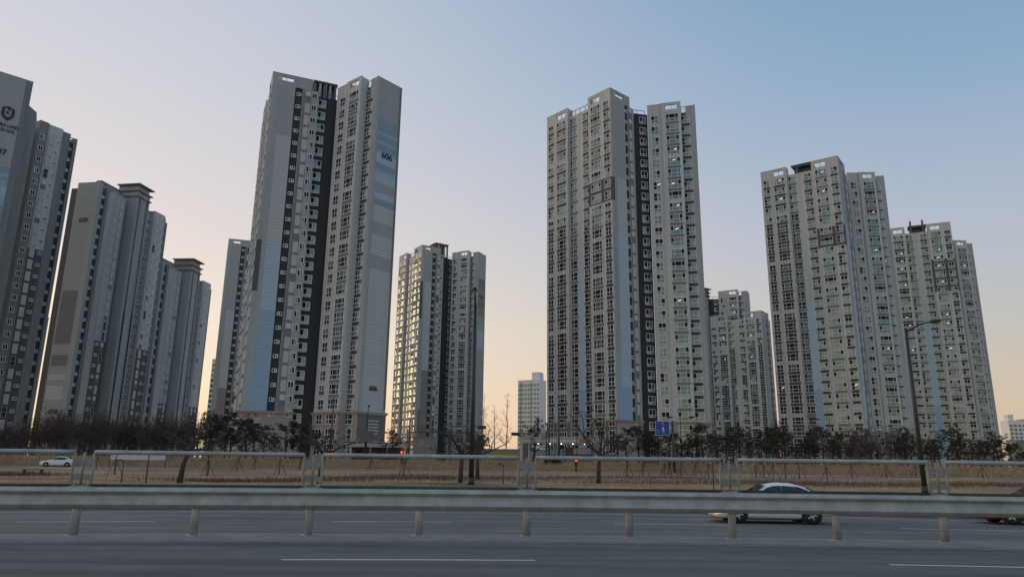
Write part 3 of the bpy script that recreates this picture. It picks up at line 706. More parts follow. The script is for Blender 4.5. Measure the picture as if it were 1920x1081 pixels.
def asphalt(name, c):
    m = mat(name, c, 0.9, 0.16, 0.9, bump=0.25, bscale=60)
    n = m.node_tree.nodes; l = m.node_tree.links
    b = n['Principled BSDF']; src = b.inputs['Base Color'].links[0].from_socket
    t = n.new('ShaderNodeTexCoord'); no = n.new('ShaderNodeTexNoise'); no.inputs['Scale'].default_value = 1.0; no.inputs['Detail'].default_value = 4
    mp = n.new('ShaderNodeMapping'); mp.inputs['Scale'].default_value = (.12, 1.6, 1); l.new(t.outputs['Object'], mp.inputs[0]); l.new(mp.outputs[0], no.inputs['Vector'])
    f = n.new('ShaderNodeTexNoise'); f.inputs['Scale'].default_value = 55; f.inputs['Detail'].default_value = 3; l.new(t.outputs['Object'], f.inputs['Vector'])
    r1 = n.new('ShaderNodeMapRange'); r1.inputs['From Min'].default_value = .3; r1.inputs['From Max'].default_value = .7; r1.inputs['To Min'].default_value = .68; r1.inputs['To Max'].default_value = 1.3; l.new(no.outputs['Fac'], r1.inputs['Value'])
    r2 = n.new('ShaderNodeMapRange'); r2.inputs['From Min'].default_value = .3; r2.inputs['From Max'].default_value = .7; r2.inputs['To Min'].default_value = .75; r2.inputs['To Max'].default_value = 1.25; l.new(f.outputs['Fac'], r2.inputs['Value'])
    mm = n.new('ShaderNodeMath'); mm.operation = 'MULTIPLY'; l.new(r1.outputs[0], mm.inputs[0]); l.new(r2.outputs[0], mm.inputs[1])
    v = n.new('ShaderNodeVectorMath'); v.operation = 'SCALE'; l.new(src, v.inputs[0]); l.new(mm.outputs[0], v.inputs['Scale']); l.new(v.outputs[0], b.inputs['Base Color'])
    return m
ASPH = asphalt('asphalt near', (0.118, 0.115, 0.110)); ASPH2 = asphalt('asphalt far', (0.132, 0.128, 0.122))
CONC = mat('concrete', (0.24, 0.235, 0.225), 0.9, 0.2, 1.5, bump=.2, bscale=30)
CONCD = mat('concrete dark', (0.13, 0.13, 0.125), 0.9, 0.2, 1.5)
PAINT = mat('road paint white', (0.58, 0.58, 0.56), 0.7, 0.25, 6.0)
PAINTW = mat('road paint worn', (0.30, 0.30, 0.29), 0.8, 0.35, 5.0)
TH = R(75)
b = MB(); ribbon(b, 40, 73.0, -TH, TH, 0.0, n=90); b.build('near_road', ASPH)['kind'] = 'structure'
b = MB(); ribbon(b, 73.02, 73.1, -TH, TH, .0, .03); ribbon(b, 73.1, 74.25, -TH, TH, .03); ribbon(b, 74.25, 74.3, -TH, TH, .03, -.6); b.build('median', CONC)['kind'] = 'structure'
ZF = -0.5
b = MB(); ribbon(b, 74.28, 91.0, -TH, TH, ZF, n=90); b.build('far_road', ASPH2)['kind'] = 'structure'
b = MB(); ribbon(b, 90.9, 90.95, -TH, TH, ZF - .05, ZF + .17); ribbon(b, 90.95, 91.2, -TH, TH, ZF + .17); ribbon(b, 91.2, 93.2, -TH, TH, ZF + .175, ZF + .18, mi=1); b.build('far_kerb', [CONCD, CONC])['kind'] = 'structure'
def line(name, rad, w, z, xs, m, label):
    b = MB()
    for x0, x1 in xs:
        t0 = math.asin(max(-.9, min(.9, (x0 - CX) / rad))); t1 = math.asin(max(-.9, min(.9, (x1 - CX) / rad)))
        ribbon(b, rad, rad + w, t0, t1, z, n=max(4, int(abs(x1 - x0) / 1.5)))
    o = b.build(name, m); o['kind'] = 'structure'
line('lane_dash_line', 69.95, .10, .004, [(-13.9, -9.7), (-3.75, .45), (6.45, 10.7), (16.6, 20.8)], PAINT, '')
line('edge_line', 72.72, .10, .004, [(-50, 50)], PAINTW, '')
line('edge_line', 79.6, .12, ZF + .004, [(-55, 55)], PAINTW, '')
line('lane_dash_line', 82.1, .12, ZF + .004, [(-32.4 + i * 10.1, -28.2 + i * 10.1) for i in range(8)], PAINTW, '')
line('lane_dash_line', 84.4, .12, ZF + .004, [(-36.6 + i * 10.1, -32.4 + i * 10.1) for i in range(8)], PAINT, '')
line('lane_dash_line', 87.0, .12, ZF + .004, [(-34.9 + i * 10.1, -30.7 + i * 10.1) for i in range(8)], PAINTW, '')
line('edge_line', 89.3, .13, ZF + .004, [(-60, 60)], PAINT, '')

KN = [(0, -.35), (34, -.3), (50, -.05), (100, .5), (104, .6), (109, 1.8), (6000, 1.8)]
def gz(y):
    for (a, za), (c, zc_) in zip(KN, KN[1:]):
        if y <= c: return za + (zc_ - za) * (y - a) / (c - a)
    return 1.8
GRASS = bpy.data.materials.new('dry lawn'); GRASS.use_nodes = True
n = GRASS.node_tree.nodes; l = GRASS.node_tree.links; bs = n['Principled BSDF']; bs.inputs['Roughness'].default_value = .95; bs.inputs['Specular IOR Level'].default_value = .1
t = n.new('ShaderNodeTexCoord'); a1 = n.new('ShaderNodeTexNoise'); a1.inputs['Scale'].default_value = .13; a1.inputs['Detail'].default_value = 7; a1.inputs['Roughness'].default_value = .65
mp = n.new('ShaderNodeMapping'); mp.inputs['Scale'].default_value = (.55, 1.2, 1); l.new(t.outputs['Object'], mp.inputs[0]); l.new(mp.outputs[0], a1.inputs['Vector'])
cr = n.new('ShaderNodeValToRGB'); ramp(cr, [(.3, (.16, .11, .07, 1)), (.43, (.33, .235, .145, 1)), (.55, (.48, .345, .215, 1)), (.7, (.58, .43, .28, 1))]); l.new(a1.outputs['Fac'], cr.inputs[0])
a2 = n.new('ShaderNodeTexNoise'); a2.inputs['Scale'].default_value = 9; a2.inputs['Detail'].default_value = 5; l.new(t.outputs['Object'], a2.inputs['Vector'])
r_ = n.new('ShaderNodeMapRange'); r_.inputs['From Min'].default_value = .3; r_.inputs['From Max'].default_value = .7; r_.inputs['To Min'].default_value = .7; r_.inputs['To Max'].default_value = 1.25; l.new(a2.outputs['Fac'], r_.inputs['Value'])
v = n.new('ShaderNodeVectorMath'); v.operation = 'SCALE'; l.new(cr.outputs[0], v.inputs[0]); l.new(r_.outputs[0], v.inputs['Scale']); l.new(v.outputs[0], bs.inputs['Base Color'])
bp = n.new('ShaderNodeBump'); bp.inputs['Distance'].default_value = .3; bp.inputs['Strength'].default_value = .8; l.new(a2.outputs['Fac'], bp.inputs['Height']); l.new(bp.outputs[0], bs.inputs['Normal'])
b = MB()
ys = [93.2 + i * 0 for i in range(0)]
# terrain sheet: from the far kerb outward by radius, following the height profile by depth
rads = [93.15, 95, 98, 102, 107, 113, 120, 128, 136, 144, 152, 158, 161, 163, 166, 170, 180, 220, 320, 600, 1500, 4500]
ths = [R(-80 + i * 2.5) for i in range(65)]
def tz(x, y):
    bumpz = .12 * math.sin(x * .23 + y * .11) * math.sin(y * .17 - x * .05)
    rr = math.hypot(x - CX, y - CY)
    yy = rr + CY
    base = gz(yy); w = max(0, min(1, (rr - 94) / 8)) * max(0, min(1, (154 - rr) / 8))
    return base + bumpz * w
grid = {}
for i, rd in enumerate(rads):
    for j, th in enumerate(ths):
        p = polar(rd, th) if abs(th) <= R(27) else Vector((CX + rd * math.sin(th), CY + rd * math.cos(th)))
        grid[i, j] = (p.x, p.y, -.33 if i == 0 else tz(p.x, p.y))
for i in range(len(rads) - 1):
    for j in range(len(ths) - 1):
        b.face([grid[i, j], grid[i, j + 1], grid[i + 1, j + 1], grid[i + 1, j]], 0, True)
b.build('field', GRASS)['kind'] = 'structure'
b = MB(); b.face([(-4500, -4500, -1.2), (4500, -4500, -1.2), (4500, 4500, -1.2), (-4500, 4500, -1.2)]); b.build('ground', CONCD)['kind'] = 'structure'
def ground(x, y): return tz(x, y)
# estate road along the foot of the bank
b = MB(); ribbon(b, 157.0, 160.6, R(-60), R(60), .535, .63, n=120); b.build('estate_road', CONC)['kind'] = 'structure'

# ------------------------------------------------------------------ median guard rail
STEEL = mat('galvanised steel', (0.35, 0.362, 0.335), 0.5, 0.25, 3.0, metal=.12)
STEELD = mat('dark steel', (0.24, 0.24, 0.215), 0.6, 0.25, 4.0, metal=.12)
def sweep(b, prof, rad, th0, th1, n, zb=0.0, mi=0, closed=True):
    """sweep a profile of (outward offset towards the camera, z) along the arc"""
    rings = []
    for i in range(n + 1):
        th = th0 + (th1 - th0) * i / n
        rings.append([polar(rad - o, th).to_3d() + Vector((0, 0, zb + z)) for o, z in prof])
    m = len(prof)
    for i in range(n):
        for k in range(m if closed else m - 1):
            k2 = (k + 1) % m
            b.face([rings[i][k], rings[i + 1][k], rings[i + 1][k2], rings[i][k2]], mi, True)
rail = empty('guard_rail', (0, 16.8, .03)); tag(rail, 'long galvanised steel median guard rail with a pipe rail mounted above it', 'guard rail')
inv = Matrix.Translation((0, -16.8, -.03))
W_PROF = [(-.02, -.215), (.0, -.213), (.03, -.195), (.08, -.15), (.098, -.132), (.098, -.115), (.08, -.07), (.04, .02), (.022, .05), (.022, .06), (.05, .085), (.092, .118), (.105, .132), (.103, .145), (.085, .165), (.04, .205), (.02, .213), (-.02, .215)]
W_BACK = [(o - .012, z) for o, z in reversed(W_PROF)]
RAD = 73.8; ST = 2.336 / RAD
t_ref = math.asin((.39 - CX) / RAD)
seg_th = [(t_ref + (2 * k) * ST * 1.0) for k in range(-8, 9)]
def seg_obj(b, name, m): return b.build(name, m, rail, inv)
joint = math.asin((9.9 - CX) / RAD)
SPL = [(o + .006 if o > 0 else o, z) for o, z in W_PROF]
for k in range(-3, 4):
    a = joint + 4 * ST * k; b = MB(); sweep(b, SPL, RAD - .12, a - .05 / RAD, a + .22 / RAD, 3, zb=.79); seg_obj(b, 'splice_plate', STEEL)
for k in range(-7, 7):
    a, c = joint + 4 * ST * k, joint + 4 * ST * (k + 1)
    b = MB(); sweep(b, W_PROF + W_BACK, RAD - .12, a + .00002, c + .0009, 16, zb=.79 - .0, closed=True)
    seg_obj(b, 'beam', STEEL)
    b = MB(); sweep(b, [(-o, z) for o, z in W_PROF + W_BACK], RAD + .22, a, c + .0009, 16, zb=.845); seg_obj(b, 'rear_beam', STEELD)  # darker steel puts the backlit shade of this beam into its colour
def st_at(k): return t_ref + (k * 2.375 if k < 0 else k * 2.285) / RAD
for k in range(-13, 14):
    th = st_at(k)
    p = polar(RAD, th)
    b = MB(); b.tube([(p.x, p.y, .02), (p.x, p.y, .93)], .085, 16); b.tube([(p.x, p.y, .025), (p.x, p.y, .045)], .15, 14)
    seg_obj(b, 'post', STEEL)
    b = MB()
    d = polar(RAD - 1, th) - p
    b.tube([(p.x, p.y, .79), (p.x + d.x * .12, p.y + d.y * .12, .79)], .035, 8); b.tube([(p.x + d.x * .118, p.y + d.y * .118, .79), (p.x + d.x * .14, p.y + d.y * .14, .79)], .03, 8); seg_obj(b, 'bolt', STEELD)
for k in range(-6, 7):
    th = st_at(2 * k); ST = (st_at(2 * k + 2) - th) / 2
    def P3(dth, z, o=0): q = polar(RAD - o, th + dth / RAD); return (q.x, q.y, z)
    b = MB()
    b.tube([P3(-.2, 1.72), P3(-.2, 1.16), P3(-.17, 1.06), P3(-.1, 1.015), P3(.1, 1.015), P3(.17, 1.06), P3(.2, 1.16), P3(.2, 1.72)], .030, 10)
    b.tube([P3(0, 1.0), P3(0, 1.72)], .028, 10)
    seg_obj(b, 'bracket', STEELD)
    for z0, z1 in ((1.46, 1.58), (1.14, 1.26)):
        b = MB(); sweep(b, [(-.012, z0), (.012, z0), (.012, z1), (-.012, z1)], RAD, th - .17 / RAD, th + .17 / RAD, 4); seg_obj(b, 'bracket_plate', STEELD)
    b = MB(); sweep(b, [(-.1, 1.0), (.1, 1.0), (.1, 1.015), (-.1, 1.015)], RAD, th - .24 / RAD, th + .24 / RAD, 4); seg_obj(b, 'base_plate', STEEL)
    b = MB(); th2 = th + 2 * ST; pts = []
    for i in range(13):
        q = polar(RAD, th + .2 / RAD + (2 * ST - .4 / RAD) * i / 12); pts.append((q.x, q.y, 1.72))
    b.tube(pts, .045, 12); seg_obj(b, 'top_rail', STEEL)

# ------------------------------------------------------------------ cars
RUBBER = mat('tyre rubber', (0.02, 0.02, 0.02), .85, 0.0); RIM = mat('alloy rim', (0.5, 0.5, 0.5), .35, 0.0, metal=.8)
CGLASS = mat('car glass', (0.01, 0.012, 0.014), .04, 0.0, ior=1.7); CDARK = mat('car trim', (0.02, 0.02, 0.02), .6, 0.0)
LAMPG = mat('headlamp glass', (0.5, 0.5, 0.48), .1, 0.0); HEAD = emit('headlamp lit', (1.0, .72, .36), 3.0); TAIL = mat('tail lamp red', (.25, .01, .01), .2, 0.0)
def car(label, paint, loc, heading, lit=False, L_=4.5, H_=1.46):
    """nose towards local -X"""
    root = empty('car', loc, heading); tag(root, label, 'car')
    # x, half width, sill z, belt z, roof z, roof half width
    st = [(-2.25, .58, .30, .60, .61, .42), (-2.18, .78, .22, .69, .70, .56), (-2.0, .85, .19, .76, .78, .62), (-1.5, .88, .18, .84, .87, .66), (-1.0, .89, .18, .90, .95, .66), (-.82, .89, .18, .92, 1.00, .66),
          (-.15, .89, .18, .94, 1.40, .60), (.3, .89, .18, .95, 1.46, .60), (.8, .89, .18, .96, 1.45, .59), (1.25, .88, .19, .97, 1.33, .59), (1.75, .86, .27, .97, 1.06, .62), (2.1, .82, .32, .95, .98, .62), (2.22, .74, .40, .88, .90, .56), (2.26, .55, .48, .76, .78, .42)]
    rings = []
    for x, hw, zs, zb, zr, rw in st:
        half = [(0, zs), (hw * .9, zs), (hw, zs + .12), (hw * 1.0, (zs + zb) / 2 + .05), (hw * .96, zb), ((hw * .96) * .25 + rw * .75, zb + (zr - zb) * .72), (rw * .85, zr), (0, zr + .025)]
        ring = [(x, y, z) for y, z in half] + [(x, -y, z) for y, z in reversed(half[1:-1])]
        rings.append(ring)
    m = len(rings[0]); b = MB()
    for ra, rb in zip(rings, rings[1:]):
        for k in range(m):
            k2 = (k + 1) % m; b.face([ra[k], rb[k], rb[k2], ra[k2]], 0, True)
    b.face(rings[0][::-1]); b.face(rings[-1])
    body = b.build('body', paint, root)
    bm = bmesh.new(); bm.from_mesh(body.data); bmesh.ops.remove_doubles(bm, verts=bm.verts, dist=1e-4); bmesh.ops.recalc_face_normals(bm, faces=bm.faces); bm.to_mesh(body.data); bm.free()
    def side_y(x, z):
        for a, c in zip(st, st[1:]):
            if a[0] <= x <= c[0]:
                t_ = (x - a[0]) / (c[0] - a[0]); hw = a[1] + (c[1] - a[1]) * t_; zb = a[3] + (c[3] - a[3]) * t_; zr = a[4] + (c[4] - a[4]) * t_; rw = a[5] + (c[5] - a[5]) * t_
                f_ = max(0, min(1, (z - zb) / max(.01, (zr - zb) * .72))); return hw * .96 + ((hw * .96) * .25 + rw * .75 - hw * .96) * f_
        return .8
    for sg in (-1, 1):
        for nm, poly in (('side_window', [(-.74, .97), (.31, .98), (.31, 1.385), (0, 1.365), (-.2, 1.30)]), ('side_window', [(.33, .98), (1.02, .99), (1.62, 1.02), (1.3, 1.22), (.95, 1.345), (.33, 1.385)])):
            b = MB(); pts = [(x, sg * (side_y(x, z) + .012), z) for x, z in poly]
            b.face(pts if sg < 0 else pts[::-1]); b.build(nm, CGLASS, root)
        b = MB(); b.box(-.66, -.42, sg * 1.02 - .07, sg * 1.02 + .07, .95, 1.08); b.build('wing_mirror', paint, root)
        b = MB(); b.box(-2.12, -1.85, sg * .72 - .1, sg * .72 + .13, .60, .70); b.build('headlight', LAMPG, root)
        if lit:
            b = MB(); b.box(-2.24, -1.98, sg * .78 - .1, sg * .78 + .1, .37, .49); b.build('headlight', HEAD, root)
        b = MB(); b.box(2.1, 2.25, sg * .62 - .12, sg * .62 + .14, .72, .86); b.build('tail_light', TAIL, root)
        for x in (-1.38, 1.32):
            wl = empty('wheel', (x, sg * .80, .32)); wl.parent = root
            b = MB(); b.tube([(0, -.10, 0), (0, -.11, 0), (0, .11, 0), (0, .10, 0)], [.24, .32, .32, .24], 28); b.build('tyre', RUBBER, wl)
            b = MB(); b.tube([(0, sg * .08, 0), (0, sg * .115, 0)], [.21, .20], 24, mi=1)
            for k in range(5):
                a = 2 * math.pi * k / 5; c_, s_ = math.cos(a), math.sin(a)
                b.tube([(0.02 * c_, sg * .12, .02 * s_), (.2 * c_, sg * .12, .2 * s_)], [.05, .03], 6)
            b.tube([(0, sg * .1, 0), (0, sg * .13, 0)], .06, 12)
            b.build('rim', [RIM, CDARK], wl)
            b = MB(); b.tube([(x, sg * .86, .33), (x, sg * .897, .33)], [.37, .37], 28); b.build('wheel_arch', CDARK, root)
    b = MB(); pts = [(-.86, -.6, .985), (-.86, .6, .985), (-.22, .53, 1.375), (-.22, -.53, 1.375)]; b.face([(x - .03, y, z + .03) for x, y, z in pts]); b.build('windscreen', CGLASS, root)
    b = MB(); pts = [(1.72, .56, 1.07), (1.72, -.56, 1.07), (1.28, -.53, 1.31), (1.28, .53, 1.31)]; b.face([(x + .03, y, z + .03) for x, y, z in pts]); b.build('rear_window', CGLASS, root)
    b = MB(); b.box(-2.27, -2.2, -.45, .45, .46, .58); b.build('grille', CDARK, root)
    b = MB(); b.box(-1.0, 1.0, -.82, .82, .15, .25); b.box(-2.1, -1.8, -.7, .7, .17, .3); b.build('underbody', CDARK, root)
    return root
CARW = mat('car paint white', (0.8, 0.8, 0.8), .25, 0.03, metal=.1); CARR = mat('car paint wine red', (0.11, 0.028, 0.034), .25, 0.05); CARW2 = mat('car paint bright white', (0.75, 0.76, 0.77), .3, 0.03)
p = polar(86.2, math.asin((10.0 - CX) / 86.2)); th = math.asin((10.0 - CX) / 86.2)
car('white sedan with its headlight on, driving left behind the guard rail', CARW, (p.x, p.y, ZF), -th, True)
p = polar(88.3, math.asin((20.9 - CX) / 88.3)); th = math.asin((20.9 - CX) / 88.3)
car('dark red car at the right frame edge, behind the guard rail', CARR, (p.x, p.y, ZF), -th)
car('bright white car parked beyond the dry field on the left', CARW2, (-54.6, 89.6, .52), R(24)).scale = (.8, .8, .82)

# ------------------------------------------------------------------ trees
BARK = mat('bark grey brown', (0.062, 0.052, 0.045), .95, .3, 6.0, bump=.5, bscale=30); BARKP = mat('pine bark', (0.055, 0.042, 0.034), .95, .3, 6.0)
TWIG = mat('twig red brown', (0.082, 0.058, 0.052), .95, .25, 3.0); BARKL = mat('bark pale', (0.16, 0.125, 0.10), .9, .2, 4.0)
def needle_mat(name, c):
    m = mat(name, c, .8, .45, 1.4, spec=.2); return m
PINE = needle_mat('pine needles', (0.036, 0.044, 0.026)); PINE2 = needle_mat('pine needles dull', (0.062, 0.064, 0.042))
def limb(b, p0, d, length, r0, depth, rng, twist=.35, up=.1, nsub=3, mi=0, taper=.35, seg=5, minr=.006, tips=None):
    pts = [p0.copy()]; rad = [r0]; d = d.normalized(); p = p0.copy()
    for i in range(seg):
        d = (d + Vector((rng.gauss(0, twist), rng.gauss(0, twist), rng.gauss(0, twist) * .6 + up)) * (1 / seg) * 1.6).normalized()
        p = p + d * (length / seg); pts.append(p.copy()); rad.append(max(minr, r0 * (1 - (1 - taper) * (i + 1) / seg)))
    b.tube(pts, rad, 6 if r0 > .05 else (4 if r0 > .02 else 3), mi, caps=False)
    if depth > 0:
        for k in range(nsub):
            t_ = rng.uniform(.3, 1.0); i = min(seg - 1, int(t_ * seg)); q = pts[i].lerp(pts[i + 1], t_ * seg - i)
            ax = Vector((rng.gauss(0, 1), rng.gauss(0, 1), rng.gauss(.25, .5))).normalized()
            limb(b, q, (d * .7 + ax).normalized(), length * rng.uniform(.4, .7), max(minr, r0 * rng.uniform(.4, .6)), depth - 1, rng, twist, up, nsub, mi, taper, max(3, seg - 1), minr, tips)
    elif tips is not None: tips.append((pts[-1], d))
    return pts
def pine_meshes(seed, h, leaf):
    rng = random.Random(seed); t = MB(); f = MB()
    lean = Vector((rng.uniform(-.12, .12), rng.uniform(-.12, .12), 1))
    trunk = []; p = Vector((0, 0, -.2))
    for i in range(7):
        trunk.append(p.copy()); p = p + Vector((lean.x + rng.gauss(0, .1), lean.y + rng.gauss(0, .1), 1)) * (h / 6.4)
    t.tube(trunk, [.13, .12, .10, .085, .065, .045, .02], 8)
    clumps = []
    nb = int(h * 5.2)
    for i in range(nb):
        u = rng.uniform(.22, 1.0); k = min(5, int(u * 6)); q = trunk[k].lerp(trunk[k + 1], u * 6 - k)
        a = rng.uniform(0, 6.283); ln = h * (.40 * (1.12 - u) + .10) * rng.uniform(.7, 1.2)
        d = Vector((math.cos(a), math.sin(a), rng.uniform(.0, .5)))
        tips = []
        limb(t, q, d, ln, .035 * (1.2 - u) + .008, 1, rng, .3, .22, 2, 0, .3, 4, .008, tips)
        clumps += [c for c, dd in tips] + [q + d * ln * rng.uniform(.5, .95)]
    clumps.append(trunk[-1])
    for c in clumps:
        r = rng.uniform(.22, .42) * (h / 5.5) ** .5
        mi = 0 if rng.random() < .7 else 1
        for k in range(34):
            d = Vector((rng.gauss(0, 1), rng.gauss(0, 1), rng.gauss(.35, .8))).normalized()
            o = c + Vector((rng.gauss(0, .35), rng.gauss(0, .35), rng.gauss(0, .22))) * r
            e = o + d * r * rng.uniform(.5, .95); s_ = d.cross(Vector((rng.gauss(0, 1), rng.gauss(0, 1), rng.gauss(0, 1)))).normalized() * rng.uniform(.016, .034)
            f.face([o - s_, o + s_, e], mi)
    return t.mesh('trunk', [BARKP]), f.mesh('crown', [PINE, PINE2])
PINES = [pine_meshes(11 + i, hh, 0) for i, hh in enumerate((5.0, 5.6, 4.6, 5.3, 6.0))]
def ordw(k):
    return ORD[k] if k < 20 else ('twenty ' + ORD[k - 20] if k < 29 else ('thirtieth' if k == 29 else 'thirty ' + ORD[k - 30]))
ORD = ['first', 'second', 'third', 'fourth', 'fifth', 'sixth', 'seventh', 'eighth', 'ninth', 'tenth', 'eleventh', 'twelfth', 'thirteenth', 'fourteenth', 'fifteenth', 'sixteenth', 'seventeenth', 'eighteenth', 'nineteenth', 'twentieth']
def inst_tree(name, meshes, loc, s, rz, label, cat, group, sz=None):
    r = empty(name, loc, rz); r.scale = (s, s, sz or s); tag(r, label, cat, group)
    for nm, me in meshes: link(nm, me, r)
    return r
def az_of(px, y=866): return math.atan2(px - 960, 1350 * math.cos(PITCH) + (y - 540) * 0.235) # approximate bearing of an image column at the horizon
def spot(px, Y): a = math.atan2(px - 960, 1388.8); return (math.tan(a) * Y, Y)
rng = random.Random(3)
def pine_row(px0, px1, step, Y0, Y1, top, where):
    k = 0; px = px0
    while px < px1:
        Y = rng.uniform(Y0, Y1); x, y = spot(px, Y)
        i = rng.randrange(5); z = ground(x, y)
        s = rng.choice((.62, .8, .9, 1.0, 1.1, 1.25)) * rng.uniform(.92, 1.08) * top
        inst_tree('pine_tree', [('trunk', PINES[i][0]), ('crown', PINES[i][1])], (x, y, z), s * rng.uniform(.95, 1.2), rng.uniform(0, 6.28), f'{ORD[k]} dark pine from the left {where}', 'pine tree', 'dark pines ' + where, s)
        px += step * rng.uniform(.55, 1.6); k += 1
pine_row(375, 610, 15, 104, 116, 1.0, 'in front of the podium of tower 606')
pine_row(1165, 1425, 15.5, 104, 116, .92, 'in front of the tower behind the blue sign')
pine_row(1430, 1640, 12.5, 106, 118, .95, 'in front of the wide beige tower')
pine_row(1700, 1935, 14, 106, 120, .82, 'in front of the rightmost tower')
for px, Y, s, lab in ((395, 112, 1.5, 'tall dense pine standing higher than its row, left of tower 606'), (738, 112, 1.05, 'lone dark pine right of the 606 tower by the red signal'),
                      (1002, 114, 1.35, 'lone dark pine standing over the gate canopy'), (905, 116, .75, 'small dark pine beside the tall street lamp pole')):
    x, y = spot(px, Y); i = rng.randrange(5)
    inst_tree('pine_tree', [('trunk', PINES[i][0]), ('crown', PINES[i][1])], (x, y, ground(x, y)), s, rng.uniform(0, 6), lab, 'pine tree', None, s * .95)
# leafless shrubs (left thicket)
def shrub_mesh(seed, h):
    rng = random.Random(seed); b = MB()
    for i in range(9):
        a = rng.uniform(0, 6.28); q = Vector((math.cos(a), math.sin(a), 0)) * rng.uniform(0, .5)
        limb(b, q + Vector((0, 0, -.2)), Vector((math.cos(a) * .35, math.sin(a) * .35, 1)), h * rng.uniform(.6, .85), .04, 3, rng, .3, .25, 4, 0, .25, 4, .013)
    return b.mesh('branches', [TWIG])
SHRUBS = [shrub_mesh(50 + i, hh) for i, hh in enumerate((4.6, 5.2, 4.2))]
k = 0; px = -10
while px < 345:
    Y = rng.uniform(106, 118); x, y = spot(px, Y)
    s = rng.uniform(.85, 1.2) * (1.05 if px > 60 else .8)
    inst_tree('bare_shrub', [('branches', rng.choice(SHRUBS))], (x, y, ground(x, y)), s, rng.uniform(0, 6.28), f'{ordw(k)} leafless red brown shrub from the left in the thicket below tower 608', 'shrub', 'leafless thicket on the left')
    px += 11 * rng.uniform(.8, 1.2); k += 1
k = 0
for px in (1555, 1590, 1612, 1630, 1648, 1672, 1690):
    Y = rng.uniform(106, 114); x, y = spot(px, Y)
    inst_tree('bare_shrub', [('branches', rng.choice(SHRUBS))], (x, y, ground(x, y)), rng.uniform(.75, 1.05), rng.uniform(0, 6), f'{ORD[k]} leafless brown shrub from the left below the wide beige tower', 'shrub', 'leafless shrubs on the right'); k += 1
# pruned street trees
def pruned_tree(seed, h, spread, label, loc, lean=0.0):
    rng = random.Random(seed); b = MB(); br = MB()
    th = h * .5; t1 = [Vector((0, 0, -.2)), Vector((lean * .3, 0, th * .5)), Vector((lean, .1, th))]
    b.tube(t1, [.21, .165, .15], 10)
    for i in range(5):
        a = -0.3 + i * (6.28 / 5) + rng.uniform(-.3, .3)
        d = Vector((math.cos(a) * spread, math.sin(a) * spread * .7, .35 + rng.uniform(-.2, .5)))
        limb(br, t1[2] - Vector((0, 0, rng.uniform(0, .4))), d, h * rng.uniform(.4, .62), .095, 2, rng, .5, .07, 3, 0, .5, 6, .02)
    for i in range(7):
        a = rng.uniform(0, 6.28); limb(br, t1[2], Vector((math.cos(a), math.sin(a), 1.2)), h * rng.uniform(.25, .5), .03, 1, rng, .4, .2, 3, 0, .4, 4, .012)
    r = empty('street_tree', loc); tag(r, label, 'tree', 'pruned leafless street trees')
    b.build('trunk', BARK, r); br.build('crown', BARK, r)
for px, Y, h, sp, lab, ln in ((605, 52.9, 4.3, 1.1, 'pruned leafless tree with spreading stub limbs before tower 606', .25), (868, 57.8, 4.4, .8, 'pruned leafless tree left of the tall street lamp pole', .1),
                              (345, 51.8, 5.0, 1.1, 'leaning pruned leafless tree on the left, right of the banner', .5), (1125, 61.2, 5.2, 1.0, 'pruned leafless tree with raised knobbly limbs right of the gate', .2), (900, 66, 4.6, .9, 'pruned leafless tree just right of the tall street lamp pole', -.1)):
    x, y = spot(px, Y); pruned_tree(int(px), h, sp, lab, (x, y, ground(x, y)), ln)
# tall slim leafless trees against the glow
def slim_tree(seed, h, label, loc):
    rng = random.Random(seed); b = MB(); br = MB()
    pts = [Vector((rng.gauss(0, .08), rng.gauss(0, .08), h * i / 6 - .2)) for i in range(7)]
    b.tube(pts, [.16, .14, .12, .095, .07, .045, .015], 7)
    for i in range(34):
        u = rng.uniform(.22, .96); k = min(5, int(u * 6)); q = pts[k].lerp(pts[k + 1], u * 6 - k); a = rng.uniform(0, 6.28)
        limb(br, q, Vector((math.cos(a), math.sin(a), rng.uniform(.3, 1.0))), h * .2 * (1.15 - u) * rng.uniform(.7, 1.4), .035 * (1.1 - u) + .012, 1, rng, .3, .25, 3, 0, .4, 4, .011)
    r = empty('poplar_tree', loc); tag(r, label, 'tree', 'slim leafless trees against the sunset')
    b.build('trunk', TWIG, r); br.build('crown', TWIG, r)
for sd_, px, h, lab in ((1, 909, 15.5, 'slim leafless tree touching the right edge of the distant tower'), (2, 930, 13, 'slim leafless tree with forked top, middle of the three in the orange gap'), (3, 953, 16, 'tallest slim leafless tree, rightmost of the three in the orange gap')):
    x, y = spot(px, 160 + sd_ * 3); slim_tree(sd_, h, lab, (x, y, 1.8))
for sd_, px, h, Y, lab in ((5, 1532, 8.6, 110, 'slim bare tree before the blue strip of the wide beige tower'), (6, 1465, 8.2, 112, 'slim bare tree left of the blue strip of the wide beige tower'), (7, 1640, 7.4, 112, 'slim bare tree at the dark gap of the wide beige tower')):
    x, y = spot(px, Y); slim_tree(sd_, h, lab, (x, y, 1.8))
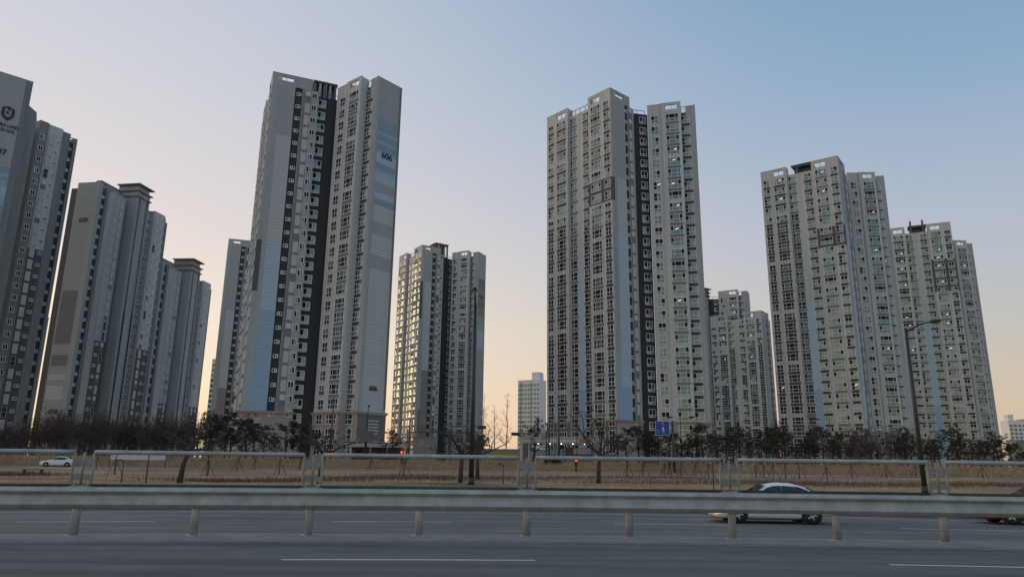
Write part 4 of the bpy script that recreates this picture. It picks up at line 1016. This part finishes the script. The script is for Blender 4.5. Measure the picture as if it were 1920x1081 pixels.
# young staked trees in the field
WOOD = mat('stake wood', (0.075, 0.055, 0.04), .9, .2, 5)
def staked(label, px, Y, h, seed):
    rng = random.Random(seed); x, y = spot(px, Y); r = empty('young_tree', (x, y, ground(x, y))); tag(r, label, 'young tree', 'young staked trees in the dry field')
    b = MB(); limb(b, Vector((0, 0, -.1)), Vector((0, 0, 1)), h, .05, 0, rng, .12, .3, 0, 0, .4, 5, .015); b.build('trunk', BARK, r)
    br = MB()
    for i in range(7):
        a = rng.uniform(0, 6.28); limb(br, Vector((0, 0, h * rng.uniform(.45, .95))), Vector((math.cos(a), math.sin(a), .9)), h * .4, .02, 1, rng, .3, .2, 3, 0, .4, 4, .009)
    br.build('crown', TWIG, r)
    for i in range(3):
        a = i * 2.09 + rng.uniform(-.2, .2); s = MB(); s.tube([(math.cos(a) * .75, math.sin(a) * .75, -.05), (math.cos(a) * .05, math.sin(a) * .05, min(1.35, h * .6))], .028, 6); s.build('stake', WOOD, r)
sp = [(222, 66.5, 2.4), (187, 80, 2.2), (395, 65, 2.2), (450, 78, 2.4), (529, 70.5, 2.5), (483, 88, 2.3), (568, 88, 2.0), (762, 75, 2.6), (700, 90, 2.2), (1180, 80, 2.3), (1210, 84, 2.2), (1250, 76, 2.5), (1262, 88, 2.2), (1282, 78, 2.4), (1308, 80, 2.5), (1332, 77, 2.6), (1420, 80, 2.6), (1436, 82, 2.2), (1452, 76, 2.4), (1476, 78, 2.6), (1502, 80, 2.4), (1553, 72, 2.6), (1600, 84, 2.2), (1665, 82, 2.2), (1720, 90, 2.4), (1845, 88, 2.2)]
for i, (px, Y, h) in enumerate(sorted(sp)):
    lab = f'{ordw(i)} young staked bare tree counted from the left in the dry field'
    staked(lab, px, Y, h, 300 + i)

# dry grass and reeds (uncountable)
DRY = mat('dry reed', (0.42, 0.29, 0.17), .95, .4, 1.0, spec=.1); DRY2 = mat('dry brush', (0.15, 0.108, 0.085), .95, .4, 1.0, spec=.1); DRY3 = mat('dry lawn blades', (0.45, 0.32, 0.20), .95, .4, .6, spec=.1)
def blades(name, m, n, fx, h, w, rng):
    b = MB()
    for i in range(n):
        x, y = fx(); z = ground(x, y) - .03; hh = h * rng.uniform(.5, 1.15); a = rng.uniform(0, 3.14); dx, dy = math.cos(a) * w, math.sin(a) * w
        lx, ly = rng.gauss(0, .22) * hh, rng.gauss(0, .22) * hh
        b.face([(x - dx, y - dy, z), (x + dx, y + dy, z), (x + lx, y + ly, z + hh)])
    o = b.build(name, m); o['kind'] = 'stuff'; return o
rng = random.Random(9)
blades('dry_reeds', DRY, 26000, lambda: tuple(polar(rng.uniform(158.3, 165.5), rng.uniform(R(-27), R(27)))), .75, .035, rng)
def patch():
    c = rng.choice([(700, 62, 8, 3), (830, 66, 9, 4), (940, 70, 10, 4), (1180, 74, 12, 5), (1290, 62, 12, 3), (560, 58, 6, 2), (420, 56, 5, 2), (1500, 66, 8, 4), (1700, 60, 10, 3), (1880, 66, 6, 3), (30, 60, 5, 3)])
    x, y = spot(c[0], c[1]); return (x + rng.gauss(0, c[2] * .5), y + rng.gauss(0, c[3] * .6))
blades('dry_brush', DRY2, 14000, patch, .42, .02, rng)
blades('lawn_blades', DRY3, 40000, lambda: spot(rng.uniform(-80, 2000), rng.uniform(38, 100)), .13, .03, rng)
blades('verge_grass', DRY2, 9000, lambda: (lambda th, rr: tuple(polar(rr, th)))(rng.uniform(R(-25), R(25)), rng.uniform(93.3, 95.5)), .32, .02, rng)

FARW = mat('far woodland', (0.05, 0.045, 0.038), .95, .4, .2, spec=.1)
rng = random.Random(21); b = MB()
for i in range(9000):
    th = rng.uniform(R(-42), R(42)); rr = rng.uniform(300, 345); x, y = math.sin(th) * rr, math.cos(th) * rr
    hmax = 3.2 + 1.6 * math.sin(th * 41) + 1.1 * math.sin(th * 97 + 1); z = 1.8 + rng.uniform(0, max(.8, hmax)); a = rng.uniform(0, 6.28); s_ = rng.uniform(.25, .6)
    dx, dy = math.cos(a) * s_, math.sin(a) * s_
    b.face([(x - dx, y - dy, z - s_), (x + dx, y + dy, z - s_ * .6), (x + dx * .3, y + dy * .3, z + s_)])
b.build('distant_tree_line', FARW)['kind'] = 'stuff'

# ------------------------------------------------------------------ street furniture
POLE = mat('street lamp paint', (0.032, 0.032, 0.032), .5, .08, 2); POLED = mat('dark pole paint', (0.045, 0.045, 0.048), .6, .1, 2); LENS = mat('lamp lens', (0.35, 0.35, 0.34), .2, 0.0)
def lamp_post(label, px, Y, h, arm, rise, r0, head=.9, zb=None, toward=False, m=POLE, group=None, arms=1):
    x, y = spot(px, Y); z = ground(x, y); r = empty('street_lamp', (x, y, z)); tag(r, label, 'street lamp', group)
    b = MB(); b.tube([(0, 0, -.1), (0, 0, h * .5), (0, 0, h)], [r0, r0 * .8, r0 * .6], 14); b.tube([(0, 0, -.1), (0, 0, .5)], r0 * 1.25, 14); b.build('pole', m, r)
    dirs = [Vector((math.copysign(1, arm), 0, 0))] if not toward else [Vector((.02, -1, 0))]
    if arms == 2: dirs.append(-dirs[0])
    for d in dirs:
        a = abs(arm); pts = [Vector((0, 0, h - .25)) + d * a * t_ + Vector((0, 0, rise * math.sin(t_ * 1.45))) for t_ in (0, .25, .5, .75, 1)]
        b = MB(); b.tube(pts, [r0 * .42, r0 * .38, r0 * .34, r0 * .3, r0 * .28], 10); b.build('arm', m, r)
        e = pts[-1]; b = MB(); sl = (pts[-1] - pts[-2]).normalized()
        b.tube([e - sl * .15, e + sl * head * .25, e + sl * head * .65, e + sl * head], [head * .09, head * .2, head * .19, head * .05], 12)
        o = b.build('lamp_head', m, r); 
        q = e + sl * head * .45; b = MB(); b.tube([q - sl * head * .28 - Vector((0, 0, head * .16)), q + sl * head * .28 - Vector((0, 0, head * .16))], head * .09, 10); b.build('lens', LENS, r)
lamp_post('tall grey street lamp right of centre left, its head reaching towards the road', 888, 55.0, 13.6, 2.2, .7, .2, .95, toward=True)
lamp_post('grey street lamp on the right leaning over the rightmost tower, arm to the right', 1733, 49.9, 11.2, 1.9, .75, .17, .75)
lamp_post('small street lamp with a short right arm above the gate', 1086, 110, 7.4, 2.0, .5, .07, .7, m=POLED)
lamp_post('double headed white armed lamp right of the blue road sign', 1283, 112, 6.9, 1.4, .25, .08, .8, arms=2)
lamp_post('small street lamp with a right arm below the dark gap of the wide beige tower', 1652, 115, 5.9, 2.2, .5, .08, .7, m=POLED)
lamp_post('small dark street lamp with a left arm below the wide beige tower', 1567, 112, 7.0, -1.7, .1, .08, .7, m=POLED)
lamp_post('small dark lamp post among the thicket right of tower 609', 372, 112, 6.0, 1.4, .1, .07, .6, m=POLED)
def post(name, label, cat, px, Y, h, r0, m=POLED, parts=None, group=None):
    x, y = spot(px, Y); r = empty(name, (x, y, ground(x, y))); tag(r, label, cat, group)
    b = MB(); b.tube([(0, 0, -.1), (0, 0, h)], [r0, r0 * .7], 10); b.build('pole', m, r); return r
r = post('camera_pole', 'dark camera pole with a grey board before the end wall of tower 606', 'camera pole', 688, 112, 6.8, .22)
b = MB(); b.tube([(0, 0, 6.8), (.15, 0, 8.0)], .05, 8); b.build('antenna', POLED, r)
b = MB(); b.tube([(.0, 0, 7.95), (.15, 0, 8.08), (.3, 0, 7.95)], [.1, .22, .1], 10); b.build('camera', POLED, r)
b = MB(); b.box(-.65, 1.15, -.3, -.18, 2.7, 4.3); b.box(-.6, 1.1, -.31, -.29, 2.75, 4.25); b.build('board', mat('board grey', (.11, .11, .115), .6, .1), r)
post('utility_pole', 'dark utility pole in front of the right wing windows of tower 606', 'utility pole', 622, 108, 8.8, .13)
post('utility_pole', 'thick brown utility pole right of the blue road sign', 'utility pole', 1268, 101, 6.6, .22, mat('pole concrete brown', (.09, .075, .068), .8, .2))
post('utility_pole', 'dark pole left of the gate lettering', 'utility pole', 1033, 108, 5.2, .14); post('utility_pole', 'dark pole across the gate lettering', 'utility pole', 1052, 108, 7.0, .16)
post('utility_pole', 'dark pole by the dark gap left of the gate, thin and tall', 'utility pole', 769, 110, 6.0, .13)
post('field_post', 'thin dark post in the field left of the leaning street tree', 'post', 283, 50.5, 2.3, .05, WOOD); post('field_post', 'thin dark post in the field left of the white sedan', 'post', 1340, 49.5, 2.0, .04, WOOD)
post('field_post', 'dark post near the field path right of the leaning street tree', 'post', 397, 66, 1.4, .05, WOOD)
def path_lamp(px, Y, h, label):
    r = post('path_lamp', label, 'path lamp', px, Y, h, .045)
    b = MB(); b.tube([(0, 0, h - .02), (-.06, 0, h + .12), (-.2, 0, h + .18), (-.38, 0, h + .17)], [.04, .04, .045, .05], 8); b.build('lamp_head', POLED, r)
path_lamp(237, 50, 1.3, 'short bent path lamp in the field below the banner'); path_lamp(948, 56, 1.3, 'short bent path lamp in the field left of the gate')
# traffic signals
REDL = emit('red signal light', (1.0, .05, .02), 3.0)
SIGB = mat('signal housing', (.02, .02, .022), .5, 0)
def signal(px, Y, z, label, mast=None, mh=6.0, lit=True):
    x, y = spot(px, Y); g = ground(x, y); r = empty('traffic_signal', (x, y, g)); tag(r, label, 'traffic signal')
    H = mh if mast else z + .5
    b = MB(); b.tube([(0, 0, -.1), (0, 0, H)], [.11, .08], 10); b.build('pole', POLED, r)
    if lit:
        b = MB(); b.box(-.2, .2, -.3, -.1, z - .75, z + .35); b.build('housing', SIGB, r)
        b = MB(); b.tube([(0, -.33, z + .05), (0, -.30, z + .05)], .17, 14); b.build('lamp', REDL, r)
        b = MB(); b.tube([(0, -.32, z - .4), (0, -.30, z - .4)], .14, 14); b.build('lamp', CDARK, r)
    if mast:
        b = MB(); b.tube([(0, 0, H - .4), (mast, -.2, H - .3)], [.08, .05], 8); b.build('arm', POLED, r)
        e = mast * .97; b = MB(); b.box(min(e, e - math.copysign(1.3, mast)), max(e, e - math.copysign(1.3, mast)), -.45, -.25, H - .75, H - .35); b.build('housing', SIGB, r)
    return r
signal(757, 105, 1.75, 'pedestrian signal showing red right of the lone pine by tower 606')
signal(1084, 100, 1.5, 'pedestrian signal showing red in front of the gate')
signal(766, 112, 0, 'signal mast with a long right arm before the distant banded tower', 10.5, 4.6, False)
signal(848, 114, 0, 'higher signal mast whose arm ends in the orange gap', 5.6, 5.6, False)
signal(1028, 110, 0, 'signal mast whose arm points left into the orange gap', -5.4, 4.5, False)
# blue direction sign
BLUES = mat('road sign blue', (0.012, 0.055, 0.36), .4, .05)
x, y = spot(1268, 99.6); r = empty('road_sign', (x, y, ground(x, y))); tag(r, 'blue direction sign with a white forked arrow above the pines', 'road sign')
b = MB(); b.tube([(0, 0, -.1), (0, 0, 7.0)], .09, 10); b.build('pole', POLED, r)
b = MB(); b.tube([(0, 0, 6.4), (-1.5, -.1, 6.45)], .05, 8); b.tube([(0, 0, 5.6), (-1.5, -.1, 5.65)], .05, 8); b.build('arm', POLED, r)
zs0 = 7.35 - ground(x, y); b = MB(); b.box(-2.35, -.5, -.2, -.14, zs0 - 1.85, zs0); b.build('board', BLUES, r)
b = MB(); b.box(-2.39, -.46, -.19, -.13, zs0 - 1.89, zs0 - 1.85); b.box(-2.39, -.46, -.19, -.13, zs0, zs0 + .04); b.box(-2.39, -2.35, -.19, -.13, zs0 - 1.85, zs0); b.box(-.5, -.46, -.19, -.13, zs0 - 1.85, zs0); b.build('rim', LETTERW, r)
b = MB(); cx = -1.4; cz = zs0 - 1.2
b.tube([(cx + .08, -.205, cz - .38), (cx + .17, -.205, cz - .1), (cx + .1, -.205, cz + .12), (cx, -.205, cz + .26)], [.05, .06, .06, .05], 6)
b.face([(cx - .13, -.215, cz + .2), (cx + .13, -.215, cz + .2), (cx, -.215, cz + .5)])
b.tube([(cx - .3, -.205, cz - .1), (cx - .12, -.205, cz - .08), (cx + .05, -.205, cz + .14)], .035, 6); b.build('arrow', LETTERW, r)
for tx, ux, uz, sz in (('\uc2dc\uccad', -1.42, -.28, .24), ('City Hall', -1.35, -.52, .1), ('\uc5ed', -2.1, -1.2, .2), ('Station', -2.02, -1.45, .11), ('\u2192 IC', -1.1, -1.68, .14)):
    link('lettering', text_mesh(tx, sz, .006, LETTERW), r, Matrix.Translation((ux, -.212, zs0 + uz)))
# banner
x, y = spot(263, 91); r = empty('banner', (x, y, ground(x, y)), R(18)); tag(r, 'long white cloth banner stretched low between posts left of the leaning tree', 'banner')
BAN = mat('banner cloth', (.58, .57, .62), .8, .08, 1.0); b = MB()
nn = 24; pts = [(-3.05 + 6.1 * i / nn, .06 * math.sin(i * .9)) for i in range(nn + 1)]
for (xa, ya), (xb, yb) in zip(pts, pts[1:]): b.face([(xa, ya, .95), (xb, yb, .95), (xb, yb, 1.52), (xa, ya, 1.52)], 0, True)
b.build('cloth', BAN, r)
for i, xx in enumerate((-3.1, 3.1)): b = MB(); b.tube([(xx, 0, -.1), (xx, 0, 1.65)], .04, 8); b.build('post', WOOD, r)
# bench
x, y = spot(70, 62); r = empty('bench', (x, y, ground(x, y)), .2); tag(r, 'low dark wooden bench in the field at the far left', 'bench')
for i in range(4): b = MB(); b.box(-.8, .8, -.22 + i * .11, -.13 + i * .11, .40, .44); b.build('slat', WOOD, r)
for sx in (-.65, .65): b = MB(); b.box(sx - .05, sx + .05, -.2, .2, 0, .398); b.build('leg', POLED, r)

# ------------------------------------------------------------------ estate gate, guard pavilion, distant bits
GATE = mat('gate pale panel', (.42, .42, .43), .6, .06, .8); GATED = mat('gate brown panel', (.13, .105, .095), .7, .1); GOLD = mat('gold sign panel', (.30, .22, .10), .5, .15, 3)
LAMPW = emit('gate down light', (1, .95, .85), 6.0)
x, y = spot(978, 112); r = empty('estate_gate', (x, y, 1.8), R(-4)); tag(r, 'pale estate entrance gate with white lettering and a row of small lights', 'gate')
b = MB(); b.box(0, 12.6, 0, 3.4, 2.75, 3.55); b.box(-.15, 12.75, -.15, 3.5, 3.551, 3.68); b.build('canopy', GATE, r)
for xx, w, m in ((.05, .42, GATE), (.5, .75, GATED), (1.3, .22, GATE), (11.3, 1.2, GATE)):
    b = MB(); b.box(xx, xx + w, .05, 3.2, -.2, 2.748); b.build('pillar', m, r)
link('gate_lettering', text_mesh('DAEBANG', .62, .03, LETTERW, 1.0, .01), r, Matrix.Translation((4.3, -.04, 3.15)))
link('gate_lettering', text_mesh('NOBLE LAND', .52, .03, LETTERW, 1.0, .01), r, Matrix.Translation((7.4, -.04, 3.15)))
b = MB(); b.box(9.0, 10.6, -.05, .02, 2.85, 3.45); b.build('sign_panel', GOLD, r)
for i in range(6):
    b = MB(); b.box(1.0 + i * 1.75, 1.14 + i * 1.75, .15, .29, 2.66, 2.748); b.build('down_light', LAMPW, r)
b = MB(); b.box(6.9, 11.0, 2.2, 4.8, .0, 2.2, 0); b.box(6.6, 11.2, 1.2, 4.9, 1.0, 1.16, 1); b.box(8.2, 10.9, 2.1, 2.19, 1.25, 2.15, 2); b.build('guard_booth', [GATED, ROOFM, PLITE], r)
b = MB(); b.box(4.6, 6.6, -.9, -.7, -.2, .9); b.build('sign_stone', mat('gate stone', (.36, .29, .17), .8, .2, 2), r)
b = MB(); b.box(6.7, 11.1, -.6, -.4, -.3, .75); b.build('low_wall', GATED, r)
x, y = spot(650, 118); r = empty('pavilion', (x, y, 1.8)); tag(r, 'low flat white roofed pavilion in front of the end wall of tower 606', 'pavilion')
b = MB(); b.box(0, 9.3, 0, 4, 2.0, 2.65); b.box(-.1, 9.4, -.1, 4.1, 2.651, 2.75, 1); b.build('roof', [GATE, ROOFM], r)
for xx in (.2, 3.9, 6.6, 9.0): b = MB(); b.box(xx, xx + .14, .1, .24, -.1, 1.999); b.build('column', GATE, r)
b = MB(); b.box(.5, 9.0, 2.5, 2.6, 0, 1.99); b.build('back_wall', GATED, r)
HEDGE = mat('clipped hedge', (.022, .026, .014), .9, .4, 4)
def hedge(px, Y, w, h, label):
    x, y = spot(px, Y); rg = random.Random(int(px)); f = MB()
    for i in range(1500):
        c = Vector((rg.uniform(-w / 2, w / 2), rg.uniform(-.6, .6), 0)); c.z = rg.uniform(0, h) * math.sqrt(max(.05, 1 - (2 * c.x / w) ** 2))
        d = Vector((rg.gauss(0, 1), rg.gauss(0, 1), rg.gauss(0, 1))).normalized() * .13; e = d.cross(Vector((rg.gauss(0, 1), rg.gauss(0, 1), rg.gauss(0, 1)))).normalized() * .08
        f.face([c - d, c + e, c + d, c - e])
    r = empty('hedge', (x, y, ground(x, y))); tag(r, label, 'hedge'); f.build('leaves', HEDGE, r)
    b = MB(); b.tube([(0, 0, 0), (0, 0, h * .6)], .06, 6); b.build('stem', BARK, r)
hedge(680, 114, 2.6, 1.6, 'rounded clipped shrub in front of the white roofed pavilion'); hedge(735, 114, 2.0, 1.1, 'flat clipped shrub right of the white roofed pavilion'); hedge(1040, 108, 2.6, 1.2, 'rounded clipped shrub inside the gate')
YEL = mat('yellow panel', (.42, .25, .03), .6, .1)
for px, w, lab in ((930, 2.4, 'yellow site cabin left of the gate, the wider one'), (958, 1.7, 'yellow site cabin next to the gate pillar, the narrower one')):
    x, y = spot(px, 126); r = empty('site_cabin', (x, y, 1.8)); tag(r, lab, 'cabin')
    b = MB(); b.box(0, w, 0, 2, -.1, 1.7); b.box(-.05, w + .05, -.05, 2.05, 1.701, 1.8); b.build('wall', YEL, r)
    b = MB(); b.box(.2, w - .2, -.03, .03, .3, 1.0); b.build('window', CDARK, r)
x, y = spot(900, 140); r = empty('low_wall', (x, y, 1.8)); tag(r, 'long low grey wall across the orange gap', 'wall')
b = MB(); b.box(0, 16, 0, .4, -.2, 2.2); b.build('panel', WMID, r); b = MB(); b.box(-.1, 16.1, -.1, .5, 2.201, 2.35); b.build('coping', CONC, r)
x, y = spot(-20, 104.5); r = empty('fence', (x, y, .9)); tag(r, 'low thin rail fence in front of the left thicket', 'fence')
for i in range(9): b = MB(); b.box(i * 2, i * 2 + .08, 0, .08, -.5, 1.0); b.build('post', POLED, r)
for z in (.5, .9): b = MB(); b.box(.0, 16.1, .02, .06, z, z + .06); b.build('rail', POLED, r)
